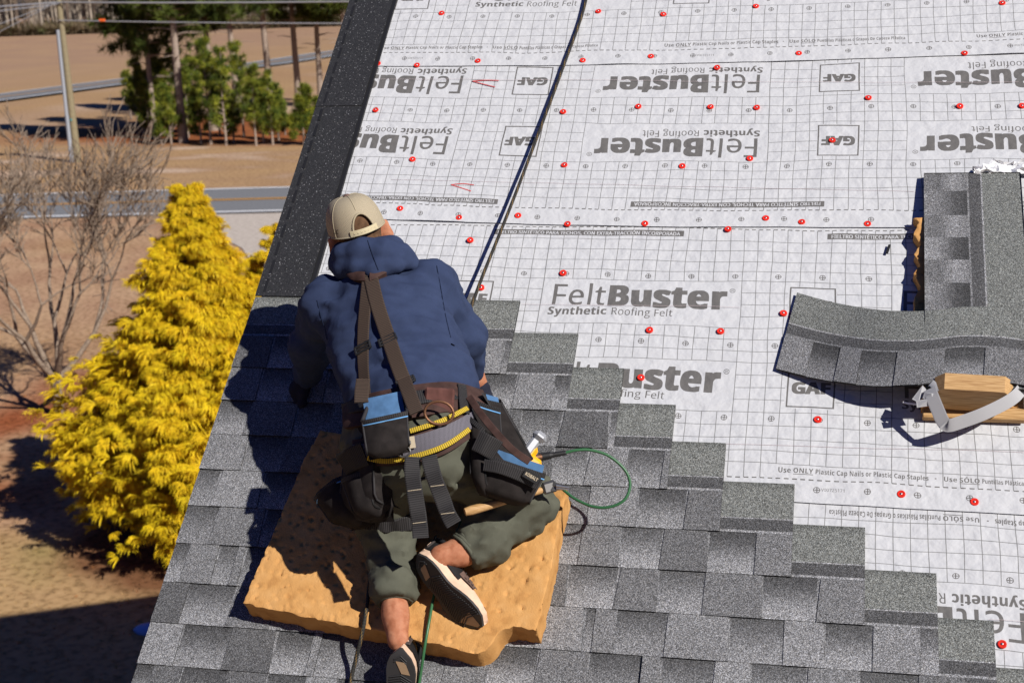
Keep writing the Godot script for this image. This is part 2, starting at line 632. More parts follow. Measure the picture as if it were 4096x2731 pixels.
func make_materials() -> void:
	M["weave"] = noise_tex(5, 0.2, 256, 2)
	var greys := [[0.99, 1.0, 1.03], [0.98, 1.0, 1.05], [1.04, 0.99, 0.92], [0.99, 1.0, 1.03]]
	var g := granules(11, 1024, [[0.34, 0.05, 0.13], [0.62, 0.16, 0.33], [0.84, 0.4, 0.62], [1.0, 0.75, 0.98]], greys)
	var m := mat(lin(0.86, 0.865, 0.88), 0.85, 0.35)
	m.vertex_color_use_as_albedo = true
	m.albedo_texture = g
	m.heightmap_enabled = true
	m.heightmap_texture = g
	m.heightmap_scale = 0.06
	M["shingle"] = m
	var s := mat(Color.WHITE, 0.6, 0.5)
	s.vertex_color_use_as_albedo = true
	s.albedo_texture = granules(23, 512, [[0.72, 0.006, 0.022], [0.955, 0.025, 0.06], [1.0, 0.4, 0.9]], greys)
	s.heightmap_enabled = true
	s.heightmap_texture = s.albedo_texture
	s.heightmap_scale = 0.06
	M["starter"] = s
	M["tar"] = mat(lin(0.012, 0.012, 0.013), 0.55)
	var f := mat(Color.WHITE, 0.62, 0.35)
	f.albedo_texture = felt_print()
	f.heightmap_enabled = true
	f.heightmap_texture = noise_tex(77, 0.035, 512, 5)
	f.heightmap_scale = 0.4
	M["felt"] = f
	M["cap_red"] = mat(lin(0.66, 0.025, 0.015), 0.65, 0.25)
	var st := mat(lin(0.45, 0.45, 0.46), 0.35)
	st.metallic = 0.9
	M["steel"] = st
	var ds := mat(lin(0.16, 0.155, 0.15), 0.42)
	ds.metallic = 0.8
	M["dark_steel"] = ds
	M["crayon"] = mat(lin(0.55, 0.09, 0.09), 0.9)
	M["chalk"] = mat(lin(0.52, 0.43, 0.44), 0.95)
	# wood
	var w := mat(Color.WHITE, 0.6)
	w.albedo_texture = noise_tex(31, 0.02, 256, 4, [lin(0.27, 0.14, 0.05), lin(0.44, 0.265, 0.11), lin(0.54, 0.35, 0.17)])
	tri_map(w, 5.0)
	w.uv1_scale = Vector3(2.0, 26.0, 26.0)
	M["wood"] = w
	var fo := mat(Color.WHITE, 0.95, 0.2)
	fo.albedo_texture = noise_tex(41, 0.008, 512, 6, [lin(0.38, 0.185, 0.06), lin(0.5, 0.262, 0.09), lin(0.53, 0.285, 0.102), lin(0.58, 0.33, 0.13)])
	fo.heightmap_enabled = true
	fo.heightmap_texture = noise_tex(43, 0.11, 512, 4)
	fo.heightmap_scale = 0.08
	M["foam"] = tri_map(fo, 2.5)
	var rp := mat(Color.WHITE, 0.8)
	rp.albedo_texture = rope_print()
	M["rope"] = rp
	M["hose"] = mat(lin(0.035, 0.12, 0.05), 0.35)
	M["hoodie"] = cloth(lin(0.03, 0.043, 0.09), 0.95, 0.025, 5.0, 0.18)
	M["pants"] = cloth(lin(0.088, 0.09, 0.068), 0.95, 0.05, 5.0, 0.2)
	M["canvas"] = cloth(lin(0.021, 0.0175, 0.0165), 0.85, 0.06, 6.0, 0.5)
	M["leather"] = cloth(lin(0.058, 0.032, 0.027), 0.7, 0.05, 7.0, 0.5)
	M["red_leather"] = cloth(lin(0.11, 0.048, 0.04), 0.7, 0.05, 7.0, 0.4)
	M["navy_thread"] = mat(lin(0.012, 0.018, 0.04), 0.95, 0.2)
	M["blue_cloth"] = cloth(lin(0.07, 0.15, 0.28), 0.8, 0.04, 7.0, 0.25)
	M["piping"] = mat(lin(0.13, 0.33, 0.6), 0.6)
	M["black"] = mat(lin(0.013, 0.013, 0.014), 0.55)
	M["rubber"] = mat(lin(0.03, 0.029, 0.03), 0.6)
	M["gum"] = mat(lin(0.3, 0.2, 0.12), 0.6)
	M["cream"] = cloth(lin(0.62, 0.44, 0.32), 0.7, 0.02, 8.0, 0.2)
	M["mesh_brown"] = cloth(lin(0.13, 0.085, 0.07), 0.85, 0.1, 8.0, 0.4)
	M["yellow_tool"] = mat(lin(0.75, 0.38, 0.005), 0.35, 0.5)
	M["tool_handle"] = w
	var sk := mat(Color.WHITE, 0.65, 0.3)
	sk.albedo_texture = noise_tex(51, 0.02, 256, 4, [lin(0.26, 0.085, 0.04), lin(0.4, 0.165, 0.09), lin(0.49, 0.235, 0.14)])
	sk.subsurf_scatter_enabled = true
	sk.subsurf_scatter_strength = 0.03
	sk.heightmap_enabled = true
	sk.heightmap_texture = M["weave"]
	sk.heightmap_scale = 0.02
	M["skin"] = tri_map(sk, 6.0)
	M["hair"] = cloth(lin(0.12, 0.066, 0.036), 0.9, 0.05, 12.0, 0.6)
	var cm := mat(Color.WHITE, 0.8)
	cm.albedo_texture = mesh_print(lin(0.39, 0.33, 0.23))
	cm.uv1_scale = Vector3(9, 5, 1)
	M["cap_mesh"] = cm
	M["cap_plain"] = cloth(lin(0.35, 0.3, 0.205), 0.8, 0.03, 10.0, 0.1)
	M["cap_strap"] = mat(lin(0.5, 0.43, 0.27), 0.5)
	M["glove"] = cloth(lin(0.02, 0.022, 0.035), 0.9, 0.05, 8.0, 0.3)
	for a in [["webbing", lin(0.075, 0.05, 0.036), 0.45], ["web_black", lin(0.035, 0.032, 0.034), 0.4], ["web_grey", lin(0.17, 0.16, 0.19), 0.55], ["web_yellow", lin(0.6, 0.42, 0.035), 0.55]]:
		var wm := mat(Color.WHITE, 0.75, 0.35)
		wm.albedo_texture = rib_print(a[1], a[2])
		wm.uv1_scale = Vector3(8, 1.6, 1)
		M[a[0]] = wm
	M["copper"] = mat(lin(0.2, 0.1, 0.055), 0.5)
	(M["copper"] as StandardMaterial3D).metallic = 0.7
	M["paper"] = mat(lin(0.5, 0.42, 0.3), 0.8)
	M["white_film"] = mat(lin(0.78, 0.78, 0.78), 0.3, 0.6)
	var sm := mat(lin(0.36, 0.36, 0.37), 0.8)
	M["strip"] = sm
	M["dark_rubber"] = mat(lin(0.055, 0.045, 0.042), 0.6)
	var al := mat(lin(0.34, 0.35, 0.37), 0.5)
	al.metallic = 0.35
	M["alloy"] = al
	M["white_paint"] = mat(lin(0.6, 0.58, 0.55), 0.6)
	# the land
	var gr := mat(Color.WHITE, 0.95, 0.15)
	gr.vertex_color_use_as_albedo = true
	gr.albedo_texture = noise_tex(61, 0.02, 1024, 6, [lin(0.4, 0.38, 0.35), lin(0.85, 0.83, 0.8), lin(1.0, 1.0, 1.0)])
	M["ground"] = tri_map(gr, 0.22, true)
	var asp := mat(Color.WHITE, 0.85)
	asp.albedo_texture = noise_tex(63, 0.05, 512, 4, [lin(0.13, 0.135, 0.14), lin(0.17, 0.175, 0.18), lin(0.21, 0.21, 0.215)])
	M["asphalt"] = tri_map(asp, 0.3, true)
	var con := mat(Color.WHITE, 0.9)
	con.albedo_texture = noise_tex(64, 0.02, 512, 5, [lin(0.36, 0.31, 0.26), lin(0.46, 0.4, 0.34), lin(0.52, 0.46, 0.4)])
	M["concrete"] = tri_map(con, 0.4, true)
	M["line_white"] = mat(lin(0.75, 0.75, 0.75), 0.7)
	M["line_yellow"] = mat(lin(0.6, 0.3, 0.06), 0.7)
	var bk := mat(Color.WHITE, 0.95, 0.2)
	bk.albedo_texture = noise_tex(71, 0.03, 256, 4, [lin(0.16, 0.115, 0.085), lin(0.3, 0.235, 0.19), lin(0.44, 0.37, 0.31)])
	M["pine_bark"] = tri_map(bk, 0.9)
	var pb := mat(Color.WHITE, 0.9, 0.2)
	pb.albedo_texture = noise_tex(72, 0.03, 256, 4, [lin(0.1, 0.072, 0.055), lin(0.23, 0.175, 0.13), lin(0.38, 0.305, 0.24)])
	M["pale_bark"] = tri_map(pb, 2.0)
	var far := mat(lin(0.15, 0.115, 0.085), 0.95, 0.2)
	M["far_bark"] = far
	M["brush"] = mat(lin(0.1, 0.075, 0.045), 0.95, 0.1)
	var pole := mat(Color.WHITE, 0.9)
	pole.albedo_texture = noise_tex(73, 0.04, 256, 4, [lin(0.12, 0.1, 0.06), lin(0.24, 0.2, 0.12), lin(0.32, 0.27, 0.17)])
	M["pole"] = tri_map(pole, 1.0)
	(M["pole"] as StandardMaterial3D).uv1_scale = Vector3(4, 0.4, 4)
	M["conduit"] = mat(lin(0.3, 0.32, 0.36), 0.5)
	M["cable"] = mat(lin(0.25, 0.25, 0.27), 0.5)
	for a in [["gold", lin(0.88, 0.67, 0.02), 0.5], ["needles", lin(1, 1, 1), 0.3]]:
		var lm := mat(a[1], 0.6, 0.3)
		lm.vertex_color_use_as_albedo = true
		lm.backlight_enabled = true
		lm.backlight = lin(0.3, 0.22, 0.02) if a[0] == "gold" else lin(0.12, 0.14, 0.02)
		M[a[0]] = lm
	M["siding"] = mat(lin(0.55, 0.54, 0.52), 0.7)


# ---------- the house: deck, underlayment, shingles
func ripple(u: float, v: float) -> float:
	return noise.get_noise_2d(u * 55.0, v * 75.0) * 0.0028 + noise.get_noise_2d(u * 14.0 + 90.0, v * 20.0) * 0.0042


func felt_sheet(house: Node3D, low: Callable, turned: bool, x0: float, r_a: float, r_b: float, u_a: float, u_b: float, label: String, fine := 0.026) -> void:
	# low(cells along) gives the cell height of the sheet's lower edge; r_a..r_b is the part of its 23.7 cells that lies open
	var st := SurfaceTool.new()
	st.begin(Mesh.PRIMITIVE_TRIANGLES)
	var nu := int((u_b - u_a) / fine)
	var nv := int((r_b - r_a) * CELL / fine) + 1
	for j in nv + 1:
		for i in nu + 1:
			var u := lerpf(u_a, u_b, float(i) / nu)
			var d := lerpf(r_a, r_b, float(j) / nv)
			var cx := u / CELL
			var wob := noise.get_noise_2d(u * 40.0 + 7.0, d * 9.0) * 0.1
			var v: float = (low.call(cx) + d + wob * minf(d, 1.0)) * CELL
			var lift := 0.0
			if d < 1.2: lift = maxf(noise.get_noise_2d(u * 26.0 + x0 * 31.0, 3.0), 0.0) * 0.010 * (1.0 - d / 1.2)
			var h := 0.0075 + 0.006 * (1.0 - d / 23.7) + ripple(u, v) + lift
			var r := 23.7 - d if turned else d
			var x := x0 - cx if turned else cx - x0
			st.set_uv(Vector2((x + noise.get_noise_2d(u * 34.0, v * 34.0) * 0.16) / 24.0, (23.7 - r + noise.get_noise_2d(u * 30.0 + 300.0, v * 40.0) * 0.18) / 23.7))
			st.add_vertex(Vector3(u, v, h))
	for j in nv:
		for i in nu:
			var a := j * (nu + 1) + i
			for q in [a, a + nu + 1, a + nu + 2, a, a + nu + 2, a + 1]: st.add_index(q)
	st.generate_normals()
	st.generate_tangents()
	rpart("felt_sheet", st.commit(), M["felt"], house, label)


func tone(t: float, g := 0.0) -> Color:
	return Color(clampf(t * (1.0 - 0.01 * g), 0, 1), clampf(t * (1.0 + 0.025 * g), 0, 1), clampf(t * (1.0 - 0.06 * g), 0, 1))


# height of the laid shingles' top face, d above the butt
func lay(d: float) -> float:
	return 0.031 - 0.0105 * d / 0.329


func strip_quad(st: SurfaceTool, u0: float, u1: float, v: float, d0: float, d1: float, h0: float, h1: float, c0: Color, c1: Color, off: Vector2) -> void:
	var p := [Vector3(u0, v + d0, h0), Vector3(u0, v + d1, h1), Vector3(u1, v + d1, h1), Vector3(u1, v + d0, h0)]
	var c := [c0, c1, c1, c0]
	for i in [0, 1, 2, 0, 2, 3]:
		st.set_color(c[i])
		st.set_uv(Vector2(p[i].x, -p[i].y) * 0.7 + off)
		st.add_vertex(p[i])


# one laminated shingle: the base sheet with its coloured zones, and proud tabs; bent: its height bend
func shingle(parent: Node3D, u0: float, u1: float, v: float, r: RandomNumberGenerator, open_top: bool, raise := 0.0) -> void:
	var off := Vector2(r.randf(), r.randf())
	var st := mb()
	var A := func(d: float) -> float: return lay(d) + raise
	# tabs and slots along the shingle
	var marks := []
	var u := u0 - r.randf_range(0.0, 0.08)
	var proud := r.randf() < 0.6
	while u < u1:
		var w := r.randf_range(0.10, 0.19) if proud else r.randf_range(0.11, 0.165)
		var a := maxf(u, u0)
		var b := minf(u + w, u1)
		if b - a > 0.006: marks.append([a, b, proud])
		u += w
		proud = not proud
	# base sheet: slots grade from a dark shadow band to pale at the butt
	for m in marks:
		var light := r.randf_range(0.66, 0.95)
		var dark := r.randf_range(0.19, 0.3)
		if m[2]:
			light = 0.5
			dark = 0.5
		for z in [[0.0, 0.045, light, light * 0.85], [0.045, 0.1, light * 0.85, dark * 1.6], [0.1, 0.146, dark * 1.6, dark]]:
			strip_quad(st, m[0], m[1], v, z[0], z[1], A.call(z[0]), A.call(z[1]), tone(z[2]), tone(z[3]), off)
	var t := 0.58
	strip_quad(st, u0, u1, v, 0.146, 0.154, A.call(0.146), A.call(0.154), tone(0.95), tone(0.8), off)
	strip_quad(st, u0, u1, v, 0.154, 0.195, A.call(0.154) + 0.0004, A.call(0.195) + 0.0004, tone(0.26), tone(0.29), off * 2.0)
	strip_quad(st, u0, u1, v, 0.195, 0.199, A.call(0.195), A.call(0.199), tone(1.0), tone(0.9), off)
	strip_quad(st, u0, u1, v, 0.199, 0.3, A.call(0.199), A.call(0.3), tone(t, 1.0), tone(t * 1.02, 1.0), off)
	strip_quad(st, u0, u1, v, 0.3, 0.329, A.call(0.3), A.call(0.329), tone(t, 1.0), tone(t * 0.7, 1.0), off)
	var k := tone(0.09)
	var T := 0.0035
	var Ts := [0.0035, 0.01, 0.01, 0.0035]
	var ei := 0
	for e in [[Vector3(u0, v, A.call(0.0)), Vector3(u1, v, A.call(0.0))], [Vector3(u1, v, A.call(0.0)), Vector3(u1, v + 0.329, A.call(0.329))], [Vector3(u1, v + 0.329, A.call(0.329)), Vector3(u0, v + 0.329, A.call(0.329))], [Vector3(u0, v + 0.329, A.call(0.329)), Vector3(u0, v, A.call(0.0))]]:
		st.set_color(k)
		T = Ts[ei]
		ei += 1
		quad(st, e[0], e[1], e[1] - Vector3(0, 0, T), e[0] - Vector3(0, 0, T))
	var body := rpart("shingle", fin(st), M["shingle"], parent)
	for m in marks:
		if not m[2]: continue
		var s := mb()
		var ta := r.randf_range(0.5, 0.8)
		var tb := ta * r.randf_range(0.85, 1.1)
		if r.randf() < 0.25:
			ta *= 0.65
			tb *= 0.65
		var sl := r.randf_range(0.0, 0.012)
		var sr := r.randf_range(0.0, 0.012)
		if m[0] <= u0 + 0.001: sl = 0.0
		if m[1] >= u1 - 0.001: sr = 0.0
		var L := 0.1424
		var th := 0.0032
		var h0: float = A.call(0.0) + th
		var h1: float = A.call(L) + th
		var p := [Vector3(m[0], v - 0.001, h0), Vector3(m[0] + sl, v + L, h1), Vector3(m[1] - sr, v + L, h1), Vector3(m[1], v - 0.001, h0)]
		var c := [tone(ta), tone(tb), tone(tb), tone(ta)]
		for i in [0, 1, 2, 0, 2, 3]:
			s.set_color(c[i])
			s.set_uv(Vector2(p[i].x, -p[i].y) * 0.7 + off * 3.0)
			s.add_vertex(p[i])
		s.set_color(k)
		for i in 4:
			var a: Vector3 = p[i]
			var b: Vector3 = p[(i + 1) % 4]
			quad(s, a, a - Vector3(0, 0, th - 0.0003), b - Vector3(0, 0, th - 0.0003), b)
		var o := MeshInstance3D.new()
		o.name = "tab"
		o.mesh = fin(s)
		o.material_override = M["shingle"]
		body.add_child(o, true)


func make_house() -> void:
	var base := Vector3(0, -5.0, 0)
	var house := roof_thing("house", base, "house with a steep half-shingled roof over printed white underlayment", "house")
	var deck := mb()
	box(deck, Vector3(5.0, 0.3, -0.02), Vector3(10.0, 10.6, 0.036))
	rpart("roof_deck", fin(deck), M["siding"], house)
	# world frame pieces: the far slope, the gable wall and the eave wall
	var inv := Transform3D(RB, RO).affine_inverse()
	var ridge := RO + RB * Vector3(0, 5.6, -0.02)
	var back := mb()
	for s in [[0.0, 0.0], [0.0, -0.04]]:
		var a := ridge + Vector3(0, s[1], 0)
		var b := a + Vector3(0, -5.6, -6.86)
		quad(back, inv * a, inv * (a + Vector3(10, 0, 0)), inv * (b + Vector3(10, 0, 0)), inv * b)
	rpart("far_roof_slope", fin(back), M["tar"], house)
	var wall := mb()
	var ey := RO.y + RB.y.y * -5.0 - 0.2
	var ez := RB.y.z * -5.0
	var x := 0.3
	var q := [Vector3(x, 0, ez - 0.4), Vector3(x, ey, ez - 0.4), Vector3(x, ridge.y - 0.25, ridge.z), Vector3(x, ridge.y - 5.85, ridge.z - 6.86), Vector3(x, 0, ridge.z - 6.86)]
	for i in range(1, 4): tri(wall, inv * q[0], inv * q[i], inv * q[i + 1])
	rpart("gable_wall", fin(wall), M["siding"], house)
	var wf := mb()
	quad(wf, inv * Vector3(x, 0, ez - 0.4), inv * Vector3(10, 0, ez - 0.4), inv * Vector3(10, ey, ez - 0.4), inv * Vector3(x, ey, ez - 0.4))
	rpart("front_wall", fin(wf), M["siding"], house)
	var rake := mb()
	box(rake, Vector3(0.008, 0.3, -0.09), Vector3(0.02, 10.5, 0.14), Basis.IDENTITY, 0.002)
	rpart("rake_board", fin(rake), M["white_paint"], house)
	# underlayment, lowest sheet first
	felt_sheet(house, func(c): return -7.15 - 23.7 - 0.012 * (c - 45.0), true, 53.2, 0.0, 23.7, 0.14, 6.0, "")
	felt_sheet(house, func(c): return -8.8 - 0.014 * (c - 40.0), false, 21.2, 0.0, 23.7, 0.14, 6.0, "")
	felt_sheet(house, func(c): return 13.5 + 0.0009 * pow(minf(c - 36.0, 0.0), 2.0), true, 36.35, 0.0, 23.7, 0.14, 6.0, "")
	felt_sheet(house, func(c): return 30.55 + 0.0009 * pow(minf(c - 28.0, 0.0), 2.0) + 0.012 * maxf(c - 36.0, 0.0), false, 10.6, 0.0, 23.7, 0.14, 6.0, "")
	felt_sheet(house, func(c): return 52.6, true, 41.0, 0.0, 23.7, 0.14, 6.0, "", 0.06)
	felt_sheet(house, func(c): return 74.6, false, 3.0, 0.0, 23.7, 0.14, 6.0, "", 0.06)
	felt_sheet(house, func(c): return 96.6, true, 13.0, 0.0, 13.0, 0.14, 6.0, "", 0.06)
	# black starter strip up the rake, in pieces with a broken bead of adhesive
	var v := 0.33
	while v < 5.5:
		var s := mb()
		var c := Color(0.8, 0.8, 0.8)
		var h := 0.026
		var len_ := 1.0
		var p := [Vector3(-0.012, v, h + 0.001), Vector3(-0.012, v + len_ + 0.02, h - 0.002), Vector3(0.19, v + len_ + 0.02, h - 0.002), Vector3(0.19, v, h + 0.001)]
		for i in [0, 1, 2, 0, 2, 3]:
			s.set_color(c)
			s.set_uv(Vector2(p[i].x, p[i].y) * 0.95)
			s.add_vertex(p[i])
		s.set_color(Color(0.3, 0.3, 0.3))
		for i in 4: quad(s, p[i], p[i] - Vector3(0, 0, 0.004), p[(i + 1) % 4] - Vector3(0, 0, 0.004), p[(i + 1) % 4])
		var piece := rpart("starter_strip", fin(s), M["starter"], house)
		var e := mb()
		quad(e, Vector3(0.19, v, h - 0.0035), Vector3(0.19, v + len_, h - 0.004), Vector3(0.206, v + len_, h - 0.004), Vector3(0.206, v, h - 0.0035))
		quad(e, Vector3(0.206, v, h - 0.0035), Vector3(0.206, v + len_, h - 0.004), Vector3(0.206, v + len_, 0.004), Vector3(0.206, v, 0.004))
		var eo := MeshInstance3D.new()
		eo.name = "bare_edge"
		eo.mesh = fin(e)
		eo.material_override = M["tar"]
		piece.add_child(eo, true)
		for k in 11:
			var d := mb()
			var vv := v + 0.05 + k * 0.09
			box(d, Vector3(0.022 + rng.randf_range(-0.002, 0.002), vv, h + 0.0006), Vector3(0.013, 0.066, 0.002), Basis.IDENTITY, 0.0008)
			var o := MeshInstance3D.new()
			o.name = "adhesive_bead"
			o.mesh = fin(d)
			o.material_override = M["tar"]
			piece.add_child(o, true)
		v += len_
	# pale grains caught in the black strip
	for k in 9:
		var g := mb()
		lathe(g, Vector3(rng.randf_range(0.03, 0.18), rng.randf_range(0.4, 2.1), 0.022), Basis.IDENTITY, [Vector2(0.0, 0.003), Vector2(0.0035, 0.002), Vector2(0.004, 0.0)], 6)
		rpart("grit", fin(g), M["paper"], house)
	# shingle courses: k counts down from the newest one; each ends in a stair at the right
	var ends := [1.006, 1.236, 1.412, 1.600, 1.775, 1.998, 2.214, 2.420, 2.575, 2.85, 3.05, 3.3, 3.5, 3.7, 3.9, 4.1]
	for k in ends.size():
		var r := RandomNumberGenerator.new()
		r.seed = 100 + k * 7
		var vb := -EXPO * k
		var u: float = ends[k]
		while u > 0.02:
			var a := maxf(u - 1.0, -0.012)
			if a < 0.15: a = -0.012
			shingle(house, a, u - 0.001, vb, r, k == 0, 0.0)
			u = a if a > 0.0 else 0.0
	# plain lower courses out of the photograph down to the eave
	var rest := mb()
	for k in range(16, 34):
		var vb := -EXPO * k
		strip_quad(rest, -0.012, 6.0, vb, 0.0, 0.329, lay(0.0), lay(0.329), tone(0.5), tone(0.4), Vector2.ZERO)
	rpart("lower_courses", fin(rest), M["shingle"], house)
	# nail heads in the adhesive bands
	for p in [Vector3(2.170, -0.710, 0.018), Vector3(1.202, 0.001, 0.019), Vector3(1.833, -0.511, 0.018)]:
		var s := mb()
		lathe(s, p, Basis.IDENTITY, [Vector2(0.0, 0.002), Vector2(0.004, 0.0015), Vector2(0.0045, 0.0)], 8)
		rpart("roofing_nail", fin(s), M["copper"], house)
	# red plastic cap nails
	var spots := [Vector2(0.425, 1.898), Vector2(1.112, 1.880), Vector2(1.390, 1.846), Vector2(1.768, 1.879), Vector2(2.728, 1.853), Vector2(0.202, 1.591), Vector2(0.376, 1.577), Vector2(0.638, 1.590), Vector2(1.083, 1.579), Vector2(1.361, 1.595), Vector2(1.949, 1.594), Vector2(2.576, 1.572), Vector2(1.631, 1.523), Vector2(2.217, 1.336), Vector2(0.249, 1.316), Vector2(1.038, 1.288), Vector2(1.337, 1.308)]
	spots += [Vector2(1.620, 1.304), Vector2(1.798, 1.295), Vector2(2.550, 1.282), Vector2(2.771, 1.279), Vector2(0.462, 1.037), Vector2(1.080, 0.997), Vector2(1.535, 0.988), Vector2(1.786, 1.026), Vector2(2.086, 1.114), Vector2(0.464, 0.775), Vector2(0.707, 0.728), Vector2(0.936, 0.739), Vector2(1.130, 0.699), Vector2(1.420, 0.701), Vector2(1.725, 0.675), Vector2(1.858, 0.727)]
	spots += [Vector2(1.986, 0.709), Vector2(2.216, 0.701), Vector2(0.770, 0.618), Vector2(1.144, 0.463), Vector2(0.849, 0.392), Vector2(1.937, 0.296), Vector2(1.482, 0.214), Vector2(1.727, 0.214), Vector2(1.471, 0.013), Vector2(2.062, -0.136), Vector2(2.321, -0.403), Vector2(2.537, -0.420), Vector2(2.595, -0.883)]
	var cap := mb()
	lathe(cap, Vector3.ZERO, Basis.IDENTITY, [Vector2(0.0128, -0.004), Vector2(0.0128, 0.001), Vector2(0.0118, 0.0018), Vector2(0.009, 0.0018), Vector2(0.0075, 0.001), Vector2(0.0045, 0.001), Vector2(0.0, 0.001)], 18)
	var cm := fin(cap)
	var head := mb()
	lathe(head, Vector3(0, 0, 0.0012), Basis.IDENTITY, [Vector2(0.0042, 0.0), Vector2(0.0038, 0.0012), Vector2(0.0, 0.0014)], 10)
	var hm := fin(head)
	for s in spots:
		var o := rpart("cap_nail", cm, M["cap_red"], house)
		o.position += Vector3(s.x, s.y, 0.0148 + ripple(s.x, s.y))
		o.rotation = Vector3(rng.randf_range(-0.12, 0.12), rng.randf_range(-0.12, 0.12), 0)
		var n := MeshInstance3D.new()
		n.name = "nail_head"
		n.mesh = hm
		n.material_override = M["steel"]
		o.add_child(n, true)
	# red crayon arrows and snapped chalk lines on the underlayment
	for a in [[Vector3(0.635, 1.472, 0.015), Vector3(0.695, 1.475, 0.015), Vector3(0.747, 1.471, 0.015)], [Vector3(0.635, 1.472, 0.015), Vector3(0.684, 1.453, 0.015), Vector3(0.737, 1.434, 0.015)], [Vector3(0.646, 0.897, 0.015), Vector3(0.691, 0.902, 0.015), Vector3(0.738, 0.895, 0.015)], [Vector3(0.646, 0.897, 0.015), Vector3(0.688, 0.881, 0.015), Vector3(0.732, 0.863, 0.015)]]:
		var s := mb()
		var pts := smooth_path(a, 4)
		ribbon(s, pts, pts.map(func(_p): return Vector3.BACK), 0.004, 0.0008)
		rpart("crayon_mark", fin(s), M["crayon"], house)
	for a in [[Vector3(1.012, 0.320, 0.000), Vector3(1.787, 0.319, -0.000)], [Vector3(1.620, -0.244, 0.000), Vector3(2.691, -0.235, 0.000)], [Vector3(0.397, 0.927, 0.000), Vector3(2.379, 0.854, 0.000)], [Vector3(0.222, 1.497, 0.000), Vector3(2.765, 1.402, -0.000)], [Vector3(2.561, -0.809, -0.000), Vector3(2.659, -0.808, 0.000)]]:
		var s := mb()
		var pts := []
		for i in 41:
			var p: Vector3 = (a[0] as Vector3).lerp(a[1], i / 40.0)
			p.y += noise.get_noise_2d(p.x * 50.0, p.y * 10.0) * 0.004
			p.z = 0.0142 + ripple(p.x, p.y)
			pts.append(p)
		ribbon(s, pts, pts.map(func(_p): return Vector3.BACK), 0.001, 0.0005)
		rpart("chalk_line", fin(s), M["chalk"], house)


# ---------- foam pads
func foam_slab(called: String, outline: Array, thick: float, floor_h: float, seed_: int, label: String, holes: Array = []) -> Node3D:
	var n := noisy(seed_, 6.0, 4)
	var n2 := noisy(seed_ + 1, 28.0, 3)
	var poly := PackedVector2Array()
	for i in outline.size():
		var a: Vector3 = outline[i]
		var b: Vector3 = outline[(i + 1) % outline.size()]
		var m := int(maxf(1.0, a.distance_to(b) / 0.011))
		for k in m:
			var p := a.lerp(b, float(k) / m)
			var nx := Vector2(b.y - a.y, a.x - b.x).normalized()
			var j := n2.get_noise_2d(p.x, p.y) * 0.004 + n.get_noise_2d(p.x, p.y) * 0.006
			poly.append(Vector2(p.x, p.y) + nx * j)
	var pts := PackedVector2Array(poly)
	var lo := Vector2.INF
	var hi := -Vector2.INF
	for p in poly:
		lo = lo.min(p)
		hi = hi.max(p)
	var step := 0.0072
	var r := RandomNumberGenerator.new()
	r.seed = seed_
	var y := lo.y
	while y < hi.y:
		var x := lo.x
		while x < hi.x:
			var p := Vector2(x, y) + Vector2(r.randf(), r.randf()) * step * 0.6
			if Geometry2D.is_point_in_polygon(p, poly):
				var near := 1.0
				pts.append(p)
			x += step
		y += step
	var pits := []
	for k in 48: pits.append([Vector2(r.randf_range(lo.x, hi.x), r.randf_range(lo.y, hi.y)), r.randf_range(0.008, 0.022), r.randf_range(0.003, 0.008), r.randfn() * 0.5 + 0.6])
	var ix := Geometry2D.triangulate_delaunay(pts)
	var H := func(p: Vector2, rim: bool) -> float:
		var h := floor_h + thick + n.get_noise_2d(p.x, p.y) * 0.003 + n2.get_noise_2d(p.x, p.y) * 0.0008
		h -= maxf(n2.get_noise_2d(p.x * 1.7 + 5.0, p.y * 1.2) - 0.33, 0.0) * 0.03
		for q in pits:
			if absf(p.x - q[0].x) > 0.024 or absf(p.y - q[0].y) > 0.024: continue
			var d: Vector2 = (p - q[0]).rotated(q[3]) * Vector2(1.0, 4.5)
			var l := d.length()
			if l < q[1]: h -= q[2] * (1.0 - l / q[1])
		if rim: h -= 0.001 + maxf(n2.get_noise_2d(p.x * 2.0, p.y * 2.0) - 0.1, 0.0) * 0.012
		for q in holes:
			var l := p.distance_to(Vector2(q[0].x, q[0].y))
			if l < q[1]: h -= q[2] * pow(1.0 - l / q[1], 1.5)
		return h
	var st := mb()
	st.set_smooth_group(1)
	var nb := poly.size()
	for t in range(0, ix.size(), 3):
		var c := (pts[ix[t]] + pts[ix[t + 1]] + pts[ix[t + 2]]) / 3.0
		if not Geometry2D.is_point_in_polygon(c, poly): continue
		var v := []
		for j in 3: v.append(Vector3(pts[ix[t + j]].x, pts[ix[t + j]].y, H.call(pts[ix[t + j]], ix[t + j] < nb)))
		if (v[1] - v[0]).cross(v[2] - v[0]).z > 0: tri(st, v[0], v[2], v[1])
		else: tri(st, v[0], v[1], v[2])
	st.set_smooth_group(2)
	var lv := 6
	for i in nb:
		var p := poly[i]
		var q := poly[(i + 1) % nb]
		var hp: float = H.call(p, true)
		var hq: float = H.call(q, true)
		for l in lv:
			var f0 := float(l) / lv
			var f1 := float(l + 1) / lv
			var o := func(a: Vector2, h: float, f: float) -> Vector3:
				var z := lerpf(h, floor_h, f)
				var w := n2.get_noise_3d(a.x, a.y, z * 1.5) * 0.006 * sin(f * PI)
				return Vector3(a.x + w, a.y + w, z)
			quad(st, o.call(p, hp, f0), o.call(q, hq, f0), o.call(q, hq, f1), o.call(p, hp, f1))
	var base: Vector3 = outline[0]
	base.z = floor_h
	var t := roof_thing(called, base, label, "foam pad")
	rpart("foam_block", fin(st), M["foam"], t)
	return t


